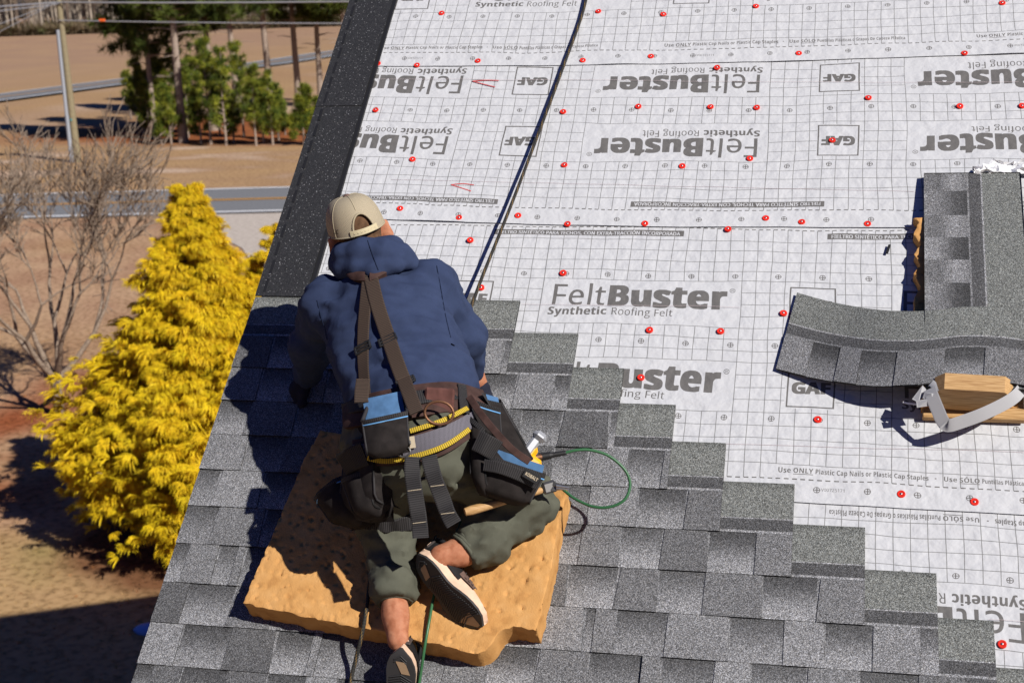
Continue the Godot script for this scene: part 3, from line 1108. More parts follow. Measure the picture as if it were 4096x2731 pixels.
# a loose laminated shingle following a curve: p0 left end (butt side), along and across directions, bend heights
func loose_shingle(called: String, corner: Callable, len_: float, label: String, group: String, seed_: int) -> void:
	# corner(s along 0..len, d across 0..0.329) gives the point
	var r := RandomNumberGenerator.new()
	r.seed = seed_
	var o := roof_thing(called, corner.call(0.0, 0.0), label, "shingle", group)
	var marks := []
	var u := 0.0
	var proud := r.randf() < 0.5
	while u < len_ - 0.001:
		var w := minf(r.randf_range(0.08, 0.16) if proud else r.randf_range(0.09, 0.13), len_ - u)
		marks.append([u, u + w, proud])
		u += w
		proud = not proud
	var N := func(s: float, d: float) -> Vector3:
		var a: Vector3 = corner.call(s + 0.004, d) - corner.call(s - 0.004, d)
		var b: Vector3 = corner.call(s, d + 0.004) - corner.call(s, d - 0.004)
		return a.cross(b).normalized()
	var put := func(st: SurfaceTool, s0: float, s1: float, d0: float, d1: float, c0: Color, c1: Color, up: float) -> void:
		var m := maxi(1, int((s1 - s0) / 0.06))
		for i in m:
			var a := lerpf(s0, s1, float(i) / m)
			var b := lerpf(s0, s1, float(i + 1) / m)
			var q := [[a, d0, c0], [a, d1, c1], [b, d1, c1], [b, d0, c0]]
			for k in [0, 1, 2, 0, 2, 3]:
				st.set_color(q[k][2])
				st.set_uv(Vector2(q[k][0], -q[k][1]) * 0.7 + Vector2(seed_ * 0.37, seed_ * 0.11))
				st.add_vertex((corner.call(q[k][0], q[k][1]) as Vector3) + (N.call(q[k][0], q[k][1]) as Vector3) * up)
	var st := mb()
	st.set_smooth_group(1)
	for m in marks:
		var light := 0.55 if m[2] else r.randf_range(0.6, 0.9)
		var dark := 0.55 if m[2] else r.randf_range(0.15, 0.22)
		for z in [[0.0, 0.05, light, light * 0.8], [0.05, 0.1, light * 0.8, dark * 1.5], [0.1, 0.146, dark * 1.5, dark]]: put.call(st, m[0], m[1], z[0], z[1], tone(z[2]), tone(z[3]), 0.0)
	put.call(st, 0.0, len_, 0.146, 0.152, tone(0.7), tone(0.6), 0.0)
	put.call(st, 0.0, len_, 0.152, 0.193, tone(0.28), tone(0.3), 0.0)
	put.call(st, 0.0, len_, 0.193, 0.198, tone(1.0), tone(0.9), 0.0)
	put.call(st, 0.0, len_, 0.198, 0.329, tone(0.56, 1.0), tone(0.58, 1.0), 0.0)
	# edge faces
	var k := tone(0.1)
	st.set_smooth_group(-1)
	for e in 24:
		for dd in [0.0, 0.329]:
			var a := len_ * e / 24.0
			var b := len_ * (e + 1) / 24.0
			var A: Vector3 = corner.call(a, dd)
			var B: Vector3 = corner.call(b, dd)
			st.set_color(k)
			quad(st, A, B, B - (N.call(b, dd) as Vector3) * 0.004, A - (N.call(a, dd) as Vector3) * 0.004)
	for s in [0.0, len_]:
		for e in 6:
			var A: Vector3 = corner.call(s, 0.329 * e / 6.0)
			var B: Vector3 = corner.call(s, 0.329 * (e + 1) / 6.0)
			st.set_color(k)
			quad(st, A, B, B - (N.call(s, 0.1) as Vector3) * 0.004, A - (N.call(s, 0.1) as Vector3) * 0.004)
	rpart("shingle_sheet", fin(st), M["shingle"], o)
	for m in marks:
		if not m[2]: continue
		var s := mb()
		s.set_smooth_group(1)
		var ta := r.randf_range(0.5, 0.78)
		put.call(s, m[0], m[1], 0.0, 0.07, tone(ta), tone(ta), 0.0034)
		put.call(s, m[0], m[1], 0.07, 0.146, tone(ta), tone(ta * 0.95), 0.0034)
		s.set_smooth_group(-1)
		s.set_color(k)
		for e in [[m[0], 0.0, m[1], 0.0], [m[1], 0.0, m[1], 0.146], [m[1], 0.146, m[0], 0.146], [m[0], 0.146, m[0], 0.0]]:
			var A: Vector3 = corner.call(e[0], e[1])
			var B: Vector3 = corner.call(e[2], e[3])
			var na: Vector3 = N.call(e[0], e[1])
			var nb: Vector3 = N.call(e[2], e[3])
			quad(s, A + na * 0.0034, B + nb * 0.0034, B + nb * 0.0003, A + na * 0.0003)
		rpart("tab", fin(s), M["shingle"], o)


# ---------- the land
func seg_side(p: Vector2, a: Vector2, b: Vector2) -> float:
	return (b - a).normalized().cross(p - a)


func at_z(pts: Array, x: float) -> float:
	# z of a polyline of Vector3 at x
	for i in pts.size() - 1:
		var a: Vector3 = pts[i]
		var b: Vector3 = pts[i + 1]
		if x <= b.x: return lerpf(a.z, b.z, (x - a.x) / (b.x - a.x))
	return pts[-1].z


func land_color(p: Vector2) -> Color:
	var n := noise.get_noise_2d(p.x * 1.3, p.y * 1.3)
	var n2 := noise.get_noise_2d(p.x * 6.0 + 50.0, p.y * 6.0)
	var n3 := noise.get_noise_2d(p.x * 2.2 + 20.0, p.y * 5.0)
	var tan_ := Color(0.5, 0.335, 0.165).lerp(Color(0.4, 0.25, 0.13), clampf(n * 1.2 + 0.4, 0, 1))
	var green := Color(0.24, 0.22, 0.07)
	var c := tan_.lerp(green, clampf(n2 * 1.6 - 0.55, 0, 0.6))
	var xf := far_road_x(p.y)
	var zn := near_road_z(p.x)
	if p.x < xf or p.y < -300.0:
		# ploughed field, paler towards the road
		var k := clampf((xf - p.x) / 40.0 + n * 0.5, 0, 1)
		c = Color(0.44, 0.29, 0.16).lerp(Color(0.4, 0.262, 0.175), k)
		c = c.lerp(Color(0.47, 0.31, 0.185), clampf(n3 * 1.6, 0, 0.7))
	elif p.y < zn:
		c = Color(0.46, 0.3, 0.16).lerp(Color(0.38, 0.24, 0.14), clampf(n3 * 1.4 + 0.5, 0, 1))
		c = c.lerp(Color(0.62, 0.47, 0.36), clampf(n3 * 2.0 - 0.25, 0, 0.8))
		var straw := 1.0 - clampf((Vector2((p.x + 29.0) / 24.0, (p.y + 84.0) / 9.5).length() - 0.85) / 0.3, 0, 1)
		c = c.lerp(Color(0.36, 0.13, 0.05).lerp(Color(0.25, 0.09, 0.04), clampf(n2 + 0.4, 0, 1)), straw)
	elif p.y < -17.0 - 0.15 * (p.x + 10.0) + n * 2.0:
		# bare winter ground with fallen leaves
		c = Color(0.52, 0.345, 0.215).lerp(Color(0.4, 0.24, 0.15), clampf(n2 * 1.2 + 0.5, 0, 1)).lerp(tan_, clampf(n * 1.5 - 0.1, 0, 0.8))
		var orange := 1.0 - clampf((Vector2(p.x + 13.5, p.y + 21.5).length() - 4.0) / 2.0, 0, 1)
		c = c.lerp(Color(0.3, 0.095, 0.04), orange * clampf(0.6 + n2, 0, 1))
	var mulch := 1.0 - clampf((p.distance_to(Vector2(-8.03, -16.21)) - 2.2 - n2 * 0.4) / 0.35, 0, 1)
	c = c.lerp(Color(0.17, 0.075, 0.04), mulch * 0.9)
	return c


func far_road_x(z: float) -> float:
	for i in FAR.size() - 1:
		if z >= FAR[i + 1].z: return lerpf(FAR[i].x, FAR[i + 1].x, (z - FAR[i].z) / (FAR[i + 1].z - FAR[i].z))
	return FAR[-1].x


func near_road_z(x: float) -> float:
	return at_z(NEAR, x)


# centre lines of the two roads, west to east
var FAR := [Vector3(-96, 0, 60), Vector3(-77, 0, -95), Vector3(-73.91, 0, -115.08), Vector3(-72.42, 0, -126.76), Vector3(-66.61, 0, -160.21), Vector3(-65.54, 0, -185.71), Vector3(-50, 0, -280), Vector3(-20, 0, -420)]
var NEAR := [Vector3(-86, 0, -51.77 + 8.0), Vector3(-32.94, 0, -51.77), Vector3(-21.09, 0, -53.60), Vector3(60, 0, -53.60 - 12.0), Vector3(300, 0, -110)]


func land_patch(called: String, x0: float, x1: float, z0: float, z1: float, step: float, y: float) -> void:
	var st := SurfaceTool.new()
	st.begin(Mesh.PRIMITIVE_TRIANGLES)
	var nx := int((x1 - x0) / step)
	var nz := int((z1 - z0) / step)
	for j in nz + 1:
		for i in nx + 1:
			var p := Vector2(lerpf(x0, x1, float(i) / nx), lerpf(z0, z1, float(j) / nz))
			st.set_color(land_color(p))
			st.set_normal(Vector3.UP)
			st.add_vertex(Vector3(p.x, y, p.y))
	for j in nz:
		for i in nx:
			var a := j * (nx + 1) + i
			for q in [a, a + 1, a + nx + 2, a, a + nx + 2, a + nx + 1]: st.add_index(q)
	struct(called, st, M["ground"])


func sweep(pts: Array, off: float, w: float, y: float) -> SurfaceTool:
	var st := mb()
	var sm := []
	for i in pts.size() - 1:
		for k in 8: sm.append((pts[i] as Vector3).lerp(pts[i + 1], k / 8.0))
	sm.append(pts[-1])
	var L := []
	for i in sm.size():
		var d: Vector3 = (sm[mini(i + 1, sm.size() - 1)] - sm[maxi(i - 1, 0)]).normalized()
		var s := Vector3(-d.z, 0, d.x)
		var c: Vector3 = sm[i] + s * off + Vector3(0, y, 0)
		L.append([c - s * w / 2.0, c + s * w / 2.0])
	for i in L.size() - 1: quad(st, L[i][0], L[i + 1][0], L[i + 1][1], L[i][1])
	st.generate_normals()
	return st


func roads() -> void:
	for r in [[FAR, "far_road", 6.9, 0.08], [NEAR, "near_road", 7.6, 0.04]]:
		struct(r[1], sweep(r[0], 0.0, r[2], r[3]), M["asphalt"])
		for s in [-1.0, 1.0]: struct("edge_line", sweep(r[0], s * (r[2] / 2.0 - 0.35), 0.26, r[3] + 0.02), M["line_white"])
		for s in [-0.16, 0.16]: struct("centre_line", sweep(r[0], s, 0.15, r[3] + 0.02), M["line_yellow"])
	var dr := mb()
	var q := [Vector3(-23.07, 0.00, -49.33), Vector3(-18.12, 0.00, -49.98), Vector3(-12.22, 0.00, -33.53), Vector3(-13.80, 0.00, -33.43), Vector3(-15.81, 0.00, -36.69), Vector3(-17.08, 0.00, -39.22), Vector3(-18.60, 0.00, -41.99), Vector3(-20.48, 0.00, -44.28)]
	var flat := PackedVector2Array()
	for p in q: flat.append(Vector2(p.x, p.z))
	var ix := Geometry2D.triangulate_polygon(flat)
	for i in ix.size(): dr.add_vertex(Vector3(flat[ix[i]].x, 0.03, flat[ix[i]].y))
	dr.generate_normals()
	struct("driveway", dr, M["concrete"])


# ---------- trees
func limb(st: SurfaceTool, tw: SurfaceTool, p: Vector3, d: Vector3, len_: float, r: float, depth: int, rg: RandomNumberGenerator, spread: float, up: float) -> void:
	var pts := [p]
	var q := p
	var dd := d
	var n := 4 if depth > 1 else 3
	for i in n:
		dd = (dd + Vector3(rg.randf_range(-1, 1), rg.randf_range(-1, 1) + up, rg.randf_range(-1, 1)) * 0.16).normalized()
		q += dd * len_ / n
		pts.append(q)
	var rr := []
	for i in n + 1: rr.append(lerpf(r, r * 0.62, float(i) / n))
	for i in n + 1: rr[i] = maxf(rr[i], 0.009)
	tube(st if depth > 2 else tw, pts, rr, 7 if depth > 2 else (5 if depth > 0 else 3), false)
	if depth == 0: return
	var kids := 2 if depth > 2 else 3
	for k in kids:
		var ax := Vector3(rg.randf_range(-1, 1), rg.randf_range(-0.4, 0.6), rg.randf_range(-1, 1)).normalized()
		var nd := (dd + ax * spread).normalized()
		limb(st, tw, pts[n - (1 if k == 2 else 0)], nd, len_ * rg.randf_range(0.7, 0.95), r * 0.64 * rg.randf_range(0.8, 1.0), depth - 1, rg, spread, up)
	if depth <= 3:
		for k in 2:
			var ax := Vector3(rg.randf_range(-1, 1), rg.randf_range(-0.2, 0.8), rg.randf_range(-1, 1)).normalized()
			limb(st, tw, pts[1 + k], (dd + ax * 0.9).normalized(), len_ * 0.55, r * 0.3, mini(depth - 1, 1), rg, spread, up)


func bare_tree(at: Vector3, label: String, seed_: int, h: float, depth: int, stems: int, mt: Material, spread := 0.62, group := "", thin := 1.0) -> Node3D:
	var rg := RandomNumberGenerator.new()
	rg.seed = seed_
	var t := thing("bare_tree", at, label, "tree", group)
	var st := mb()
	var tw := mb()
	tube(st, [Vector3(0, -0.2, 0), Vector3(0.02, h * 0.05, 0), Vector3(0.05, h * 0.12, 0.03)], [h * 0.03 * thin, h * 0.022 * thin, h * 0.02 * thin], 9, false)
	for s in stems:
		var a := TAU * s / stems + rg.randf() * 0.8
		limb(st, tw, Vector3(0.05, h * 0.11, 0.03), Vector3(cos(a) * (0.95 if s % 2 else 0.4), 1.0, sin(a) * (0.95 if s % 2 else 0.4)).normalized(), h * 0.175, h * 0.0155 * thin, depth, rg, spread, 0.22)
	part("trunk", fin(st), mt, t)
	part("branches", fin(tw), mt, t)
	return t


func multi(called: String, mesh: Mesh, m: Material, parent: Node3D, xf: Array, cols: Array) -> MultiMeshInstance3D:
	var mm := MultiMesh.new()
	mm.transform_format = MultiMesh.TRANSFORM_3D
	mm.use_colors = cols.size() > 0
	mm.mesh = mesh
	mm.instance_count = xf.size()
	for i in xf.size():
		mm.set_instance_transform(i, xf[i])
		if cols.size(): mm.set_instance_color(i, cols[i])
	var o := MultiMeshInstance3D.new()
	o.name = called
	o.multimesh = mm
	o.material_override = m
	o.set_meta("kind", "stuff")
	parent.add_child(o, true)
	return o


# a spray of drooping threadlike twigs
func spray_mesh(seed_: int) -> ArrayMesh:
	var rg := RandomNumberGenerator.new()
	rg.seed = seed_
	var st := mb()
	for k in 30:
		var a := rg.randf_range(-1.2, 1.2)
		var l := rg.randf_range(0.5, 1.0)
		var d := Vector3(cos(a), rg.randf_range(0.05, 0.5), sin(a)).normalized()
		var p := Vector3(rg.randf_range(-0.05, 0.1), rg.randf_range(-0.05, 0.1), rg.randf_range(-0.1, 0.1))
		var pts := [p, p + d * l * 0.4, p + d * l * 0.72 + Vector3(0, -0.18 * l, 0), p + d * l * 0.86 + Vector3(0, -0.48 * l, 0)]
		var s := Vector3(-sin(a), 0.25, cos(a)) * 0.021
		for i in 3:
			var w0 := [0.7, 1.0, 0.8, 0.15]
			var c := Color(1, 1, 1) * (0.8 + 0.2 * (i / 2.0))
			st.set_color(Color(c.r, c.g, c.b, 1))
			quad(st, pts[i] - s * w0[i], pts[i + 1] - s * w0[i + 1], pts[i + 1] + s * w0[i + 1], pts[i] + s * w0[i])
		for e in 3:
			var q: Vector3 = pts[1].lerp(pts[2], rg.randf())
			var dd := Vector3(cos(a + rg.randf_range(-1, 1)), rg.randf_range(-0.7, 0.2), sin(a + rg.randf_range(-1, 1))) * 0.22 * l
			st.set_color(Color(0.95, 0.95, 0.95))
			tri(st, q, q + dd, q + Vector3(0, 0.028, 0))
	st.generate_normals()
	return st.commit()


func gold_cypress(at: Vector3, h: float, rad: float, count: int, seed_: int, label: String) -> void:
	var rg := RandomNumberGenerator.new()
	rg.seed = seed_
	var t := thing("golden_cypress", at, label, "shrub", "golden cypresses beside the house")
	var st := mb()
	tube(st, [Vector3(0, -0.1, 0), Vector3(0.05, h * 0.4, 0), Vector3(0, h * 0.97, 0)], [0.11, 0.07, 0.012], 8, false)
	part("trunk", fin(st), M["pine_bark"], t)
	var br := mb()
	var prof := func(f: float) -> float:
		# f: 0 at the tip .. 1 at the ground
		var k := [0.03, 0.12, 0.21, 0.31, 0.41, 0.58, 0.84, 0.95, 1.0, 1.0, 0.86]
		var x := f * 10.0
		var i := mini(int(x), 9)
		return rad * lerpf(k[i], k[i + 1], x - i)
	var xf := [[], [], []]
	var cols := [[], [], []]
	var nb := count / 62
	for i in nb:
		# one limb and the sprays it carries towards its tip
		var f := pow((i + rg.randf()) / nb, 0.74)
		var a := i * 2.39996 + rg.randf_range(-0.5, 0.5)
		var lump := 1.0 + 0.22 * noisy_lump(a, f, seed_)
		var rr: float = prof.call(f) * lump * rg.randf_range(0.72, 1.06)
		var y := h * (1.0 - f) + 0.25
		var tip := Vector3(cos(a) * rr, y + 0.1 * rr, sin(a) * rr)
		var root := Vector3(0, maxf(y - 0.22 * rr, 0.1), 0)
		tube(br, [root, root.lerp(tip, 0.6) + Vector3(0, -0.05 * rr, 0), tip], [0.022, 0.014, 0.005], 4, false)
		var wide := 0.03 + 0.115 * minf(rr, 2.0)
		for k in 62:
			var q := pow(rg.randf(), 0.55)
			var p := root.lerp(tip, lerpf(0.3, 1.06, q)) + Vector3(rg.randfn() * wide, rg.randfn() * wide * 0.55, rg.randfn() * wide)
			var s := rg.randf_range(0.17, 0.36) * clampf(0.6 + f, 0.65, 1.05)
			var bb := Basis(Vector3.UP, -a + rg.randf_range(-0.8, 0.8)) * Basis(Vector3(0, 0, 1), rg.randf_range(-0.35, 0.45)) * Basis(Vector3(1, 0, 0), rg.randf_range(-0.4, 0.4))
			var v := rg.randi() % 3
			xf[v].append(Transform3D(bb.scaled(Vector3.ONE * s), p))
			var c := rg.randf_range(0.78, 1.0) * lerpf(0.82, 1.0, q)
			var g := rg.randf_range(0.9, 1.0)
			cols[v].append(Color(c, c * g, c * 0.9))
	part("limbs", fin(br), M["pine_bark"], t)
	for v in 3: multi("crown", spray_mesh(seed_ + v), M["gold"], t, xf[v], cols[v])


func noisy_lump(a: float, f: float, s: int) -> float:
	return noise.get_noise_3d(cos(a) * 16.0 + s, f * 60.0, sin(a) * 16.0) * 1.5


func tuft_mesh(seed_: int, n: int, droop: float) -> ArrayMesh:
	var rg := RandomNumberGenerator.new()
	rg.seed = seed_
	var st := mb()
	for k in n:
		var d := Vector3(rg.randfn(), rg.randfn() + 0.6, rg.randfn()).normalized()
		var e := d * rg.randf_range(0.7, 1.0) + Vector3(0, -droop * rg.randf(), 0)
		var s := d.cross(Vector3(rg.randf(), rg.randf(), 0.3)).normalized() * 0.036
		var c := rg.randf_range(0.6, 1.0)
		st.set_color(Color(c, c, c * 0.9))
		tri(st, -s, e, s)
	st.generate_normals()
	return st.commit()


func pine(at: Vector3, h: float, r: float, low: float, young: bool, lean: Vector2, seed_: int) -> Node3D:
	var rg := RandomNumberGenerator.new()
	rg.seed = seed_
	var t := Node3D.new()
	t.name = numbered("young_pine" if young else "pine_tree")
	t.position = at
	add_child(t, true)
	var st := mb()
	var pts := []
	var rr := []
	for i in 9:
		var f := i / 8.0
		pts.append(Vector3(lean.x * f * h + sin(f * 5.0 + seed_) * 0.012 * h * f, h * f - 0.1, lean.y * f * h))
		rr.append(lerpf(r, r * 0.25, f) * (1.25 if i == 0 else 1.0))
	tube(st, pts, rr, 9, false)
	part("trunk", fin(st), M["pine_bark"], t)
	var br := mb()
	var xf := []
	var cols := []
	var whorls := int(h * (2.7 if young else 1.9))
	for w in whorls:
		var f := lerpf(low, 1.0, (w + rg.randf() * 0.6) / whorls)
		var i := clampi(int(f * 8.0), 0, 7)
		var p: Vector3 = (pts[i] as Vector3).lerp(pts[i + 1], f * 8.0 - i)
		for k in (3 if young else 4):
			var a := rg.randf() * TAU
			var l := (h * 0.165 * (1.0 - 0.8 * f) + 0.1) if young else (h * 0.24 * (1.08 - f) * rg.randf_range(0.4, 1.1) + 0.3)
			var e := p + Vector3(cos(a) * l, l * (0.55 if young else 0.12) + rg.randf_range(-0.1, 0.2), sin(a) * l)
			var mid := p.lerp(e, 0.5) + Vector3(0, -0.06 * l, 0)
			tube(br, [p, mid, e], [r * 0.22 * (1.2 - f) + 0.008, r * 0.15 * (1.2 - f) + 0.006, 0.006], 4, false)
			var n := 5 if young else 9
			for q in n:
				var g := rg.randf_range(0.35, 1.05)
				var c := p.lerp(e, g) + Vector3(rg.randf_range(-1, 1), rg.randf_range(-0.5, 0.8), rg.randf_range(-1, 1)) * (0.13 if young else 0.35)
				var s := rg.randf_range(0.28, 0.46) if young else rg.randf_range(0.5, 0.8)
				xf.append(Transform3D(Basis(Vector3(rg.randf(), 1, rg.randf()).normalized(), rg.randf() * TAU).scaled(Vector3.ONE * s), c))
				var v := rg.randf()
				cols.append(Color(0.07, 0.11, 0.016).lerp(Color(0.4, 0.4, 0.045), v * v) if young else Color(0.05, 0.075, 0.016).lerp(Color(0.15, 0.18, 0.03), v))
	for k in (6 if not young else 0):
		# dead limbs below the crown
		var f := rg.randf_range(0.22, low)
		var i := clampi(int(f * 8.0), 0, 7)
		var p: Vector3 = (pts[i] as Vector3).lerp(pts[i + 1], f * 8.0 - i)
		var a := rg.randf() * TAU
		tube(br, [p, p + Vector3(cos(a), 0.15, sin(a)) * 0.9, p + Vector3(cos(a + 0.3), 0.05, sin(a + 0.3)) * 1.7], [0.045, 0.03, 0.01], 5, false)
	part("branches", fin(br), M["pine_bark"], t)
	multi("crown", tuft_mesh(seed_, 46, 0.15), M["needles"], t, xf, cols)
	return t


func pines() -> void:
	var tall := [[Vector3(-40.20, 0.00, -78.75), 17.0, 0.2, 0.31], [Vector3(-37.03, 0.00, -76.09), 19.0, 0.27, 0.4], [Vector3(-38.12, 0.00, -83.06), 18.0, 0.24, 0.36], [Vector3(-41.51, 0.00, -94.73), 18.5, 0.26, 0.38], [Vector3(-41.23, 0.00, -100.58), 19.0, 0.29, 0.4], [Vector3(-39.46, 0.00, -102.10), 18.0, 0.28, 0.36], [Vector3(-38.07, 0.00, -103.35), 18.0, 0.25, 0.35], [Vector3(-34.30, 0.00, -98.99), 18.0, 0.27, 0.4]]
	var said := ["dark-crowned tall pine behind the left end of the young pines", "pale trunked tall pine at the front of the grove, leaning left", "tall pine with a thin dark trunk behind the yellow-green saplings", "tall pine with green tufts at its foot, mid grove", "thick straight pine trunk right of the grove's middle", "bare dark pine trunk near the roof edge", "rear pine trunk closest to the roof edge", "pine half hidden behind the black roof edge"]
	for i in tall.size():
		var a: Array = tall[i]
		tag(pine(a[0], a[1], a[2], a[3], false, Vector2(rng.randf_range(-0.012, 0.002), 0.0), 200 + i), said[i], "pine tree", "tall pines across the road")
	var yp := [[Vector3(-38.08, 0.00, -75.29), 2.0], [Vector3(-37.53, 0.00, -75.46), 3.6], [Vector3(-35.58, 0.00, -75.51), 3.4], [Vector3(-34.72, 0.00, -74.98), 6.2], [Vector3(-33.49, 0.00, -74.44), 5.6], [Vector3(-33.57, 0.00, -75.77), 3.0], [Vector3(-31.41, 0.00, -74.03), 4.6], [Vector3(-31.39, 0.00, -75.12), 3.9], [Vector3(-30.51, 0.00, -74.39), 4.2], [Vector3(-28.40, 0.00, -73.98), 3.0], [Vector3(-28.17, 0.00, -74.39), 3.6], [Vector3(-40.58, 0.00, -78.79), 4.2], [Vector3(-44.51, 0.00, -84.91), 4.6], [Vector3(-38.08, 0.00, -79.02), 4.8], [Vector3(-34.13, 0.00, -78.61), 5.8], [Vector3(-31.86, 0.00, -79.81), 2.0], [Vector3(-29.41, 0.00, -79.07), 2.4], [Vector3(-40.03, 0.00, -81.72), 5.4], [Vector3(-49.44, 0.00, -93.33), 3.4], [Vector3(-36.27, 0.00, -79.80), 4.6], [Vector3(-30.20, 0.00, -76.80), 1.6], [Vector3(-40.07, 0.00, -80.21), 4.8], [Vector3(-38.86, 0.00, -81.85), 5.0], [Vector3(-42.67, 0.00, -82.02), 4.0], [Vector3(-42.61, 0.00, -84.13), 5.2], [Vector3(-31.13, 0.00, -76.90), 3.4]]
	var how := ["lowest bushy sapling at the left front", "sapling just left of the pale leaning trunk", "sapling right of the pale leaning trunk", "tallest yellow-green sapling with a bare lower stem", "slim pale-stemmed sapling in the middle front", "short sapling in the middle front", "yellow sapling right of the middle", "bright sapling beside the thick trunk", "bright slim sapling before the thick trunk", "short double sapling near the roof edge", "yellow sapling nearest the roof edge", "dark bushy sapling at the left side", "dark sapling at the far left side", "bushy sapling behind the pale leaning trunk", "tall sapling behind the middle of the row", "low sapling in the gap before the dark trunks", "low sapling under the rear trunk", "dense sapling left of the tallest one", "lone low sapling at the grove's left end", "sapling at the back of the middle row", "tiny sapling in the orange straw", "thick sapling behind the left front", "thick sapling behind the centre left", "dark sapling behind the left side", "dark tall sapling at the left back", "young sapling at the right front"]
	for i in yp.size():
		var a: Array = yp[i]
		tag(pine(a[0], a[1], 0.045 + 0.006 * a[1], 0.14 if i % 3 else 0.3, true, Vector2(rng.randf_range(-0.02, 0.02), 0.0), 300 + i), "young pine, " + how[i], "pine sapling", "young pines across the road")


func far_wood() -> void:
	var A := Vector3(-202.07, 0, -312.69)
	var B := Vector3(-102.12, 0, -313.46)
	var protos := []
	for k in 4:
		var rg := RandomNumberGenerator.new()
		rg.seed = 900 + k
		var st := mb()
		var h := 17.0
		var pts := []
		for i in 5: pts.append(Vector3(rg.randf_range(-0.3, 0.3) * i * 0.5, h * i / 4.0 - 0.3, 0))
		tube(st, pts, [0.3, 0.25, 0.19, 0.12, 0.04], 5, false)
		var tw := mb()
		for i in 34:
			var f := rg.randf_range(0.25, 1.0)
			var j := mini(int(f * 4.0), 3)
			var p: Vector3 = (pts[j] as Vector3).lerp(pts[j + 1], f * 4.0 - j)
			var a := rg.randf() * TAU
			var l := rg.randf_range(1.2, 3.6) * (1.15 - f * 0.6)
			var e := p + Vector3(cos(a) * l * 0.7, l * 0.8, sin(a) * l * 0.7)
			tube(tw, [p, p.lerp(e, 0.5) + Vector3(0, 0.2, 0), e], [0.08, 0.05, 0.02], 3, false)
			for q in 2: tube(tw, [p.lerp(e, 0.5), e + Vector3(rg.randf_range(-1, 1), rg.randf_range(0, 1.2), rg.randf_range(-1, 1))], [0.04, 0.015], 3, false)
		protos.append([fin(st), fin(tw)])
	var back := []
	var dir := (B - A)
	var away := Vector3(dir.z, 0, -dir.x).normalized()
	if away.z > 0: away = -away
	var tones := [mat(lin(0.21, 0.165, 0.125), 0.95, 0.2), mat(lin(0.36, 0.3, 0.24), 0.95, 0.2), mat(lin(0.15, 0.11, 0.085), 0.95, 0.2)]
	for i in 90:
		var f := (i + rng.randf()) / 90.0
		var at := A + dir * f + away * rng.randf_range(0.0, 10.0)
		var tr := thing("woodland_tree", at, "tall leafless tree in the woodland edge beyond the ploughed field", "tree", "woodland edge beyond the field")
		var pr: Array = protos[i % 4]
		tr.rotation.y = rng.randf() * TAU
		tr.scale = Vector3.ONE * rng.randf_range(0.8, 1.25)
		part("trunk", pr[0], tones[i % 3], tr)
		part("branches", pr[1], tones[0], tr)
	for v in 4:
		var xt := []
		for i in 140:
			var at := A + dir * rng.randf_range(-0.3, 1.3) + away * rng.randf_range(12.0, 90.0)
			xt.append(Transform3D(Basis(Vector3.UP, rng.randf() * TAU).scaled(Vector3.ONE * rng.randf_range(0.8, 1.3)), at))
		back.append(xt)
	var w := thing("far_woodland", A, "grey-brown mass of bare trees and brush beyond the field", "woodland")
	w.position = Vector3.ZERO
	w.set_meta("kind", "stuff")
	for v in 4:
		multi("far_trunks", protos[v][0], tones[1], w, back[v], [])
		multi("far_branches", protos[v][1], tones[0], w, back[v], [])
	# brush along the edge
	var tuft := tuft_mesh(7, 40, 0.1)
	var bx := []
	var bc := []
	for i in 2600:
		var at := A + dir * rng.randf_range(-0.25, 1.25) + away * (rng.randf_range(-2.0, 6.0) if i % 2 else rng.randf_range(0.0, 70.0))
		var s := rng.randf_range(1.2, 3.4)
		bx.append(Transform3D(Basis(Vector3.UP, rng.randf() * TAU).scaled(Vector3(s, s * 0.9, s)), at + Vector3(0, s * 0.35, 0)))
		var k := rng.randf_range(0.6, 1.2)
		bc.append(Color(0.27 * k, 0.2 * k, 0.135 * k) if i % 5 else Color(0.16 * k, 0.16 * k, 0.07 * k))
	multi("brush", tuft, M["needles"], w, bx, bc)


